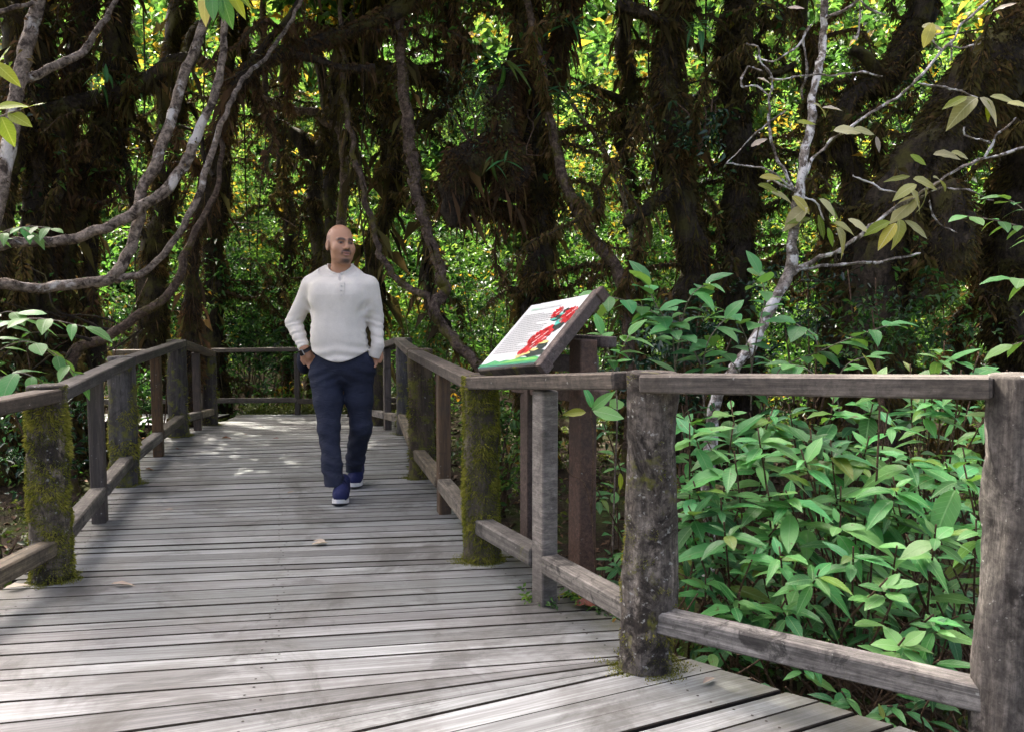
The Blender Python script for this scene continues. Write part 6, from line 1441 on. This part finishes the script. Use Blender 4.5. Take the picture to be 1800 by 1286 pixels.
def skin_mat():
    b = NB('skin'); at = b.n('ShaderNodeAttribute', _attribute_name='skin_tone')
    tc = b.n('ShaderNodeTexCoord'); nz = b.noise(tc.outputs['Object'], 130, 3, 0.6)
    big = b.noise(tc.outputs['Object'], 22, 3, 0.6)
    c = b.mix(b.math('MULTIPLY', big, 0.25), at.outputs['Color'], scl((0.30, 0.12, 0.08), 1.0), 'MIX')
    c = b.mix(0.75, c, at.outputs['Color'])
    p = b.n('ShaderNodeBsdfPrincipled'); b.l(c, p.inputs['Base Color']); p.inputs['Roughness'].default_value = 0.5
    p.inputs['Subsurface Weight'].default_value = 0.06; p.inputs['Subsurface Radius'].default_value = (0.02, 0.008, 0.004); p.inputs['Specular IOR Level'].default_value = 0.4
    b.l(b.bump(nz, 0.12, 0.002), p.inputs['Normal'])
    return b.done(p.outputs[0])
pobj('body', AV, AF, skin_mat(), person, True, {'skin_tone': cols})

# ---- sweater
def sweater():
    Fd = Field((-0.44, -0.30, 0.82), (0.36, 0.30, 1.58), 0.0055)
    c = -0.022
    zs = [0.84, 0.92, 1.00, 1.10, 1.22, 1.32, 1.39, 1.435, 1.475, 1.515]
    a = [0.196, 0.194, 0.181, 0.172, 0.178, 0.187, 0.194, 0.188, 0.150, 0.095]
    b = [0.150, 0.150, 0.142, 0.132, 0.134, 0.138, 0.119, 0.084, 0.076, 0.074]
    Fd.add(stack(zs, a, b, [c + 0.012, c + 0.010, c + 0.004, c, c, c, c, c, c, c], [0.0, 0.0, 0.0, 0.004, 0.008, 0.012, 0.018, 0.024, 0.03, 0.03]), 0.03)
    Fd.add(el((c - 0.07, -0.075, 1.30), (0.09, 0.055, 0.10)), 0.08); Fd.add(el((c + 0.07, -0.075, 1.30), (0.09, 0.055, 0.10)), 0.08)
    Fd.add(el((c, -0.085, 1.04), (0.14, 0.055, 0.16)), 0.09)
    # wrinkles
    w1 = wav(3, 38, 6); w2 = wav(9, 90, 5); w3 = wav(4, 22, 5)
    def wr(P):
        armd = np.minimum(np.linalg.norm(P - (ELL + WRL) / 2, axis=-1), np.linalg.norm(P - (ELR + WRR) / 2, axis=-1))
        am = np.clip(1.25 - armd / 0.14, 0, 1)
        rings = np.sin((P[..., 2] * 1.0 + P[..., 0] * np.sign(P[..., 0]) * 0.35) * 135 + 4.5 * w1(P) + 1.5 * w2(P))
        el_ = np.clip(1.2 - np.minimum(np.linalg.norm(P - ELL, axis=-1), np.linalg.norm(P - ELR, axis=-1)) / 0.10, 0, 1)
        hemm = np.clip((1.05 - P[..., 2]) / 0.12, 0, 1) * (np.abs(P[..., 0] - c) < 0.22)
        hf_ = np.sin(P[..., 2] * 75 + 2.2 * w3(P) + np.abs(P[..., 0] - c) * 16) * hemm
        pit = np.clip(1 - np.abs(np.abs(P[..., 0] - c) - 0.185) / 0.06, 0, 1) * np.clip(1 - np.abs(P[..., 2] - 1.22) / 0.12, 0, 1)
        return 0.0034 * rings * np.maximum(am, el_ * 0.7) + 0.005 * w3(P) + 0.0030 * w1(P) + 0.0048 * hf_ + 0.006 * pit * np.sin((P[..., 2] - np.abs(P[..., 0] - c) * 0.8) * 70)
    Fd.warp(wr, (-0.5, -0.4, 0.8), (0.4, 0.4, 1.6))
    # hem: a curved lower edge, dipping at the front centre
    zc_, za = pl(600, 636, -0.1)[2], pl(548, 612, -0.1)[2]
    def hemf(P):
        x = (P[..., 0] - 0.0) / 0.2
        hz = zc_ + (za - zc_) * np.clip(np.abs(x), 0, 1.0) ** 1.7
        d = hz - P[..., 2]
        return d
    Fd.f = np.maximum(Fd.f, hemf(np.stack(np.meshgrid(*Fd.ax, indexing='ij'), -1)).astype(np.float32))
    for S, E, Wr, Hn, cuff in ((SHL, ELL, WRL, HNL, 0.0), (SHR, ELR, WRR, HNR, 0.42)):
        e2 = Wr + (Hn - Wr) * cuff; ax = (e2 - E) / np.linalg.norm(e2 - E)
        f1, l1, h1 = rc(S, E, 0.064, 0.053); Fd.add(((lambda P, f1=f1: f1(P) + wr(P)), l1, h1), 0.045)
        f2, l2, h2 = rc(E, Wr, 0.053, 0.040); Fd.add(((lambda P, f2=f2, e2=Wr, ax=(Wr - E) / np.linalg.norm(Wr - E): np.maximum(f2(P) + wr(P), (P - e2) @ ax)), l2, h2), 0.012)
        if cuff:
            ax = (e2 - Wr) / np.linalg.norm(e2 - Wr)
            f2, l2, h2 = rc(Wr, e2, 0.041, 0.040); Fd.add(((lambda P, f2=f2, e2=e2, ax=ax: np.maximum(f2(P) + wr(P) * 0.6, (P - e2) @ ax)), l2, h2), 0.012)
    # neck opening with a slit: everything above a plane that dips at the front is cut away
    G3 = np.stack(np.meshgrid(*Fd.ax, indexing='ij'), -1)
    q0 = pl(597, 484, -0.05); q1 = pl(571, 467, 0.035); sl_ = (q1[2] - q0[2]) / (q1[1] - q0[1])
    nearneck = (np.abs(G3[..., 0] - NK[0]) < 0.13)
    pd = G3[..., 2] - np.clip(q0[2] + sl_ * (G3[..., 1] - q0[1]), q0[2], q1[2] + 0.006)
    Fd.f = np.where(nearneck, np.maximum(Fd.f, pd.astype(np.float32)), Fd.f)
    Fd.add(rc(NK + np.array([0, 0.03, -0.03]), NK + np.array([0, 0.01, 0.2]), 0.073, 0.085), 0.008, True)
    Fd.add(rc(np.array([SLX, -0.103, 1.392]), np.array([SLX, -0.052, 1.462]), 0.005, 0.020), 0.004, True)
    return Fd.mesh()
def sweater_mat():
    b = NB('cream_knit'); tc = b.n('ShaderNodeTexCoord'); ob = tc.outputs['Object']
    sp = b.n('ShaderNodeSeparateXYZ'); b.l(ob, sp.inputs[0])
    wx = b.math('SINE', b.math('MULTIPLY', sp.outputs[0], 1100.0)); wz = b.math('SINE', b.math('MULTIPLY', sp.outputs[2], 900.0))
    knit = b.math('MULTIPLY', wx, wz)
    n_ = b.noise(ob, 9, 5, 0.6); n2 = b.noise(ob, 240, 2, 0.5)
    c = b.ramp(b.math('ADD', b.math('MULTIPLY', n_, 0.6), b.math('MULTIPLY', n2, 0.4)), [(0.3, (0.52, 0.485, 0.415)), (0.7, (0.69, 0.645, 0.56))])
    nr = b.bump(knit, 0.25, 0.0015)
    p = b.n('ShaderNodeBsdfPrincipled'); b.l(c, p.inputs['Base Color']); b.l(b.bump(n_, 0.3, 0.01, nr), p.inputs['Normal'])
    p.inputs['Roughness'].default_value = 0.95; p.inputs['Specular IOR Level'].default_value = 0.1; p.inputs['Sheen Weight'].default_value = 0.25
    return b.done(p.outputs[0])
M['knit'] = sweater_mat()
sv, sf = sweater()
sw = pobj('sweater', sv, sf, M['knit'], person)
# collar band, placket and buttons follow the front of the knit
def front_y(x, z):
    k = (np.abs(sv[:, 0] - x) < 0.012) & (np.abs(sv[:, 2] - z) < 0.012)
    return sv[k][:, 1].min() if k.any() else -0.12
def strip_on(points, wid, lift, name, mat):
    V = []; Fs = []
    for i, (x, z) in enumerate(points):
        for s in (-1, 1):
            xx = x + s * wid / 2; V.append((xx, front_y(xx, z) - lift, z))
    for i in range(len(points) - 1):
        a = 2 * i; Fs.append((a, a + 1, a + 3, a + 2))
    n0 = len(V); V += [(x, y + lift + 0.006, z) for x, y, z in V]
    for i in range(len(points) - 1):
        a = 2 * i; Fs.append((a, a + 2, n0 + a + 2, n0 + a)); Fs.append((a + 1, n0 + a + 1, n0 + a + 3, a + 3))
    Fs.append((0, n0, n0 + 1, 1)); e = 2 * (len(points) - 1); Fs.append((e, e + 1, n0 + e + 1, n0 + e))
    me = mesh_py(name, [Vector(v) + Vector((PX, PY, 0)) for v in V], Fs, False)
    return obj(name, me, mat, sw)
pa, pb_ = pl(600.5, 497, -0.14), pl(601, 525, -0.14)
strip_on([(pa[0] + (pb_[0] - pa[0]) * t, pa[2] + (pb_[2] - pa[2]) * t) for t in np.linspace(0, 1, 7)], 0.030, 0.003, 'placket', M['knit'])
M['button'] = simple_mat('button', (0.5, 0.47, 0.42), 0.4)
for py_ in (503, 511, 519):
    q = pl(600.5, py_, -0.14); m = MB(); n0 = 10; yy = front_y(q[0], q[2]) - 0.006
    ring = [(q[0] + PX + 0.0055 * math.cos(6.283 * i / n0), yy + PY, q[2] + 0.0055 * math.sin(6.283 * i / n0)) for i in range(n0)]
    m.V = [Vector(r) for r in ring] + [Vector(r) + Vector((0, 0.004, 0)) for r in ring]
    m.F = [tuple(range(n0))[::-1] if False else tuple(range(n0))] + [(i, n0 + i, n0 + (i + 1) % n0, (i + 1) % n0) for i in range(n0)]
    obj('button', m.mesh('button'), M['button'], sw)

def tube_loop(name, pts, r, mat, parent, closed=True, sq=1.0):
    P = [Vector(p) for p in pts]; n = len(P); seg = 6; V = []; Fs = []
    for i in range(n):
        t = (P[(i + 1) % n] - P[i - 1]).normalized() if closed else (P[min(i + 1, n - 1)] - P[max(i - 1, 0)]).normalized()
        a = t.cross(Vector((0, 0, 1)));  a = a.normalized() if a.length > 1e-3 else Vector((1, 0, 0)); b = t.cross(a)
        for k in range(seg):
            an = 6.283 * k / seg; V.append(P[i] + a * math.cos(an) * r + b * math.sin(an) * r * sq)
    for i in range(n if closed else n - 1):
        for k in range(seg):
            j = (i + 1) % n; k2 = (k + 1) % seg; Fs.append((i * seg + k, i * seg + k2, j * seg + k2, j * seg + k))
    return obj(name, mesh_py(name, [v + Vector((PX, PY, 0)) for v in V], Fs, True), mat, parent)
nc = NK + np.array([0, 0.022, -0.012]); ring = []; q0c = pl(597, 484, -0.05); q1c = pl(571, 467, 0.035); slc = (q1c[2] - q0c[2]) / (q1c[1] - q0c[1])
for i in range(26):
    an = R(-90 + 14) + (6.283 - R(28)) * i / 25
    yy_ = nc[1] + 0.080 * math.sin(an); ring.append((nc[0] + 0.083 * math.cos(an), yy_, min(max(q0c[2] + slc * (yy_ - q0c[1]), q0c[2]), q1c[2] + 0.006) - 0.003))
tube_loop('collar', ring, 0.007, M['knit'], sw, False, 1.8)

# ---- trousers
def trousers():
    Fd = Field((-0.30, -0.42, 0.10), (0.30, 0.44, 1.02), 0.006)
    Fd.add(el((0.004, 0.02, 0.865), (0.215, 0.150, 0.16)), 0.05)
    A0, A1 = pl(572, 655, 0.0), pl(577, 705, -0.05); K = KNF; A2 = pl(583, 815, -0.17); A3 = pl(589, 858, -0.22)
    for a, b, r0, r1 in ((A0, A1, 0.108, 0.092), (A1, K, 0.090, 0.070), (K, A2, 0.070, 0.060), (A2, A3, 0.060, 0.058)): Fd.add(rc(a, b, r0, r1), 0.03)
    B0, B1 = pl(630, 655, 0.03), pl(631, 702, 0.03); K2 = KNB; B2 = pl(625, 805, 0.18); B3 = pl(619, 836, 0.26)
    for a, b, r0, r1 in ((B0, B1, 0.104, 0.088), (B1, K2, 0.088, 0.070), (K2, B2, 0.070, 0.060), (B2, B3, 0.060, 0.054)): Fd.add(rc(a, b, r0, r1), 0.03)
    w1 = wav(13, 30, 6); w2 = wav(17, 70, 6); w3 = wav(23, 16, 4)
    def wr(P):
        z = P[..., 2]; x = P[..., 0]
        low = np.clip((0.62 - z) / 0.25, 0, 1); cr = np.clip(1 - np.abs(z - 0.80) / 0.10, 0, 1)
        diag = np.sin((z + 0.55 * np.abs(x - 0.005)) * 95 + 2.6 * w1(P))
        legf = np.sin((z * 1.0 + 0.5 * x * np.where(P[..., 0] < 0.02, 1, -1)) * 78 + 3.0 * w1(P))
        hem = np.clip(1 - np.abs(z - 0.20) / 0.10, 0, 1)
        return 0.0026 * low * legf + 0.0036 * cr * diag + 0.004 * w1(P) + 0.0022 * w2(P) + 0.006 * w3(P) * low + 0.0018 * hem * np.sin(z * 150 + 40 * x + 4 * w1(P))
    Fd.warp(wr, (-0.4, -0.5, 0.0), (0.4, 0.5, 1.1))
    # pocket mouths: slanted grooves
    for a, b in ((pl(547, 638, -0.06), pl(556, 618, -0.12)), (pl(661, 638, -0.04), pl(652, 618, -0.12))):
        Fd.add(rc(a + np.array([0, -0.03, 0]), b + np.array([0, -0.03, 0]), 0.010, 0.010), 0.01, True)
    # hems
    for e, ax in ((A3, A3 - A2), (B3, B3 - B2)):
        ax = ax / np.linalg.norm(ax); sl, P = Fd.box(e - 0.1, e + 0.1, 0); near = np.linalg.norm(P - e, axis=-1) < 0.11
        Fd.f[sl] = np.where(near, np.maximum(Fd.f[sl], (P - e) @ ax - 0.035), Fd.f[sl])
    return Fd.mesh()
def cloth_mat(name, c, k=1.0):
    b = NB(name); tc = b.n('ShaderNodeTexCoord'); ob = tc.outputs['Object']
    n_ = b.noise(ob, 14, 6, 0.62, 0.4); n2 = b.noise(ob, 300, 2, 0.5); fo = b.noise(b.mapping(ob, (16, 16, 34)), 1.0, 4, 0.55, 1.2)
    col_ = b.ramp(b.math('ADD', b.math('MULTIPLY', n_, 0.6), b.math('MULTIPLY', n2, 0.4)), [(0.3, scl(c, 0.8)), (0.7, scl(c, 1.25))])
    nr = b.bump(fo, 0.55 * k, 0.014); nr = b.bump(n2, 0.15, 0.002, nr)
    p = b.n('ShaderNodeBsdfPrincipled'); b.l(col_, p.inputs['Base Color']); b.l(nr, p.inputs['Normal'])
    p.inputs['Roughness'].default_value = 0.8; p.inputs['Specular IOR Level'].default_value = 0.15; p.inputs['Sheen Weight'].default_value = 0.0
    return b.done(p.outputs[0])
M['navy'] = cloth_mat('navy_cloth', (0.020, 0.024, 0.040))
tv, tf = trousers()
tr_ = pobj('trousers', tv, tf, M['navy'], person)
M['zip'] = simple_mat('zip', (0.012, 0.013, 0.02), 0.5)
# ---- shoes
M['shoe'] = cloth_mat('navy_mesh_shoe', (0.014, 0.018, 0.06), 0.3)
M['sole'] = simple_mat('white_sole', (0.62, 0.62, 0.60), 0.55, 0.4, 0.12)
M['tread'] = simple_mat('dark_tread', (0.02, 0.02, 0.022), 0.8)
M['lace'] = simple_mat('navy_lace', (0.018, 0.022, 0.06), 0.8)
def shoe(toe, heel, lift):
    toe = np.array(toe, float); heel = np.array(heel, float); d = toe - heel; L = np.linalg.norm(d[:2]); f = np.array([d[0], d[1], 0]) / L; s = np.array([f[1], -f[0], 0])
    if s[0] < 0: s = -s
    z0 = toe[2]
    def pt(u, v, w_): return heel + f * (u * L) + s * v + np.array([0, 0, w_ + (z0 - heel[2]) * u])
    lo = np.minimum(toe, heel) - 0.12; hi = np.maximum(toe, heel) + 0.12; hi[2] += 0.12
    Fd = Field(lo, hi, 0.005)
    Fd.add(rc(pt(0.82, 0.004, 0.052), pt(0.60, 0, 0.058), 0.044, 0.048), 0.03); Fd.add(rc(pt(0.60, 0, 0.058), pt(0.15, 0, 0.060), 0.046, 0.040), 0.03)
    Fd.add(rc(pt(0.48, 0, 0.085), pt(0.20, 0, 0.115), 0.034, 0.040), 0.03); Fd.add(rc(pt(0.14, 0, 0.06), pt(0.14, 0, 0.12), 0.038, 0.036), 0.03)
    G3 = np.stack(np.meshgrid(*Fd.ax, indexing='ij'), -1); u = ((G3 - heel) @ f) / L; bz = heel[2] + (z0 - heel[2]) * u
    Fd.f = np.maximum(Fd.f, (bz + 0.022 - G3[..., 2]).astype(np.float32))
    V, Fc = Fd.mesh(); up_ = pobj('shoe', V, Fc, M['shoe'], person)
    def slab(name, w0, w1, sc_, mat):
        n = 28; V = []; 
        for w_ in (w0, w1):
            for i in range(n):
                an = 6.283 * i / n; uu = 0.5 + 0.54 * math.cos(an); half = np.interp(uu, [-0.05, 0.1, 0.35, 0.7, 0.9, 1.05], [0.030, 0.040, 0.040, 0.053, 0.046, 0.03]) * sc_
                toeup = 0.018 * max(0, uu - 0.75) / 0.3
                V.append(pt(uu, half * (math.copysign(abs(math.sin(an)) ** 0.55, math.sin(an))), w_ + toeup))
        Fs = [tuple(range(n))[::-1], tuple(range(n, 2 * n))] + [(i, (i + 1) % n, n + (i + 1) % n, n + i) for i in range(n)]
        me = mesh_py(name, [Vector(v) + Vector((PX, PY, 0)) for v in V], Fs); obj(name, me, mat, up_)
    slab('sole', 0.006, 0.030, 1.06, M['sole']); slab('tread', 0.0, 0.006, 1.0, M['tread'])
    for i in range(5):
        uu = 0.66 - 0.075 * i; zz = 0.100 + 0.014 * i; pts = [pt(uu, v, zz + 0.006 * (1 - (v / 0.028) ** 2) - 0.012 * abs(v) / 0.028) for v in np.linspace(-0.028, 0.028, 7)]
        tube_loop('lace', pts, 0.0035, M['lace'], up_, False)
    for sg in (-1, 1):
        pts = [pt(0.36 + 0.06 * t, sg * 0.030 * t, 0.158 - 0.02 * t - 0.012 * t * t) for t in np.linspace(0, 1.2, 6)]
        tube_loop('lace', pts, 0.003, M['lace'], up_, False)
def gl(px, py, z=0.0):
    q = G(px, py, z); return np.array([q.x - PX, q.y - PY, z])
tf_ = gl(594.5, 891); tb_ = gl(620.5, 861)
shoe(tf_ + np.array([0, 0.015, 0]), tf_ + np.array([-0.02, 0.285, 0.0]), 0)
shoe(tb_ + np.array([0, 0.015, 0]), tb_ + np.array([-0.012, 0.28, 0.035]), 0)
# ---- wrist watch
axw = (HNL - WRL) / np.linalg.norm(HNL - WRL); wc = Vector(WRL + axw * 0.016) + Vector((PX, PY, 0))
qw = Vector(axw).to_track_quat('Z', 'Y'); Mw = qw.to_matrix()
M['band'] = simple_mat('watch_band', (0.012, 0.012, 0.013), 0.6); M['case'] = simple_mat('watch_case', (0.25, 0.24, 0.22), 0.25, 0.5); M['glass'] = simple_mat('watch_face', (0.006, 0.006, 0.007), 0.08, 0.6)
watch = thing('wrist_watch', wc, 'black smart watch with metal case on the wrist by the pocket', 'watch')
n = 20; V = []
for w_ in (-0.012, 0.012):
    for r_ in (0.0335, 0.038):
        for i in range(n): V.append(wc + Mw @ Vector((r_ * math.cos(6.283 * i / n), r_ * math.sin(6.283 * i / n), w_)))
Fs = []
for i in range(n):
    j = (i + 1) % n; Fs += [(n + i, n + j, 3 * n + j, 3 * n + i), (i, j, n + j, n + i)[::-1], (2 * n + i, 2 * n + j, 3 * n + j, 3 * n + i)]
obj('band', mesh_py('band', V, Fs, True), M['band'], watch)
outd = Vector((-0.55, -0.83, 0.0)); outd = (outd - Vector(axw) * outd.dot(Vector(axw))).normalized(); sx_ = Vector(axw).cross(outd)
Mc = Matrix((Vector(axw), sx_, outd)).transposed().to_4x4()
m = MB(); m.box(wc + outd * 0.040, 0.042, 0.036, 0.011, Mc, 0.003); obj('case', m.mesh('case'), M['case'], watch)
m = MB(); m.box(wc + outd * 0.0464, 0.036, 0.030, 0.002, Mc); obj('screen', m.mesh('screen'), M['glass'], watch)
# ---- small dark bag behind the hip
Fd = Field((-0.36, -0.05, 0.72), (-0.12, 0.22, 1.04), 0.006)
Fd.add(el(pl(535, 634, 0.08), (0.050, 0.075, 0.088)), 0.02); Fd.warp(lambda P: 0.004 * wav(31, 50)(P), (-0.5, -0.2, 0.6), (0, 0.4, 1.2))
V, Fc = Fd.mesh(); bp = pl(535, 634, 0.08)
bag = thing('waist_bag', Vector(bp) + Vector((PX, PY, 0)), 'small black bag hanging behind the hip beside the watch hand', 'bag')
pobj('pouch', V, Fc, cloth_mat('black_nylon', (0.012, 0.014, 0.024)), bag)
tube_loop('strap', [tuple(pl(535, 618, 0.08)), tuple(pl(545, 610, 0.09)), tuple(pl(556, 600, 0.11)), tuple(pl(575, 590, 0.14))], 0.008, M['band'], bag, False)
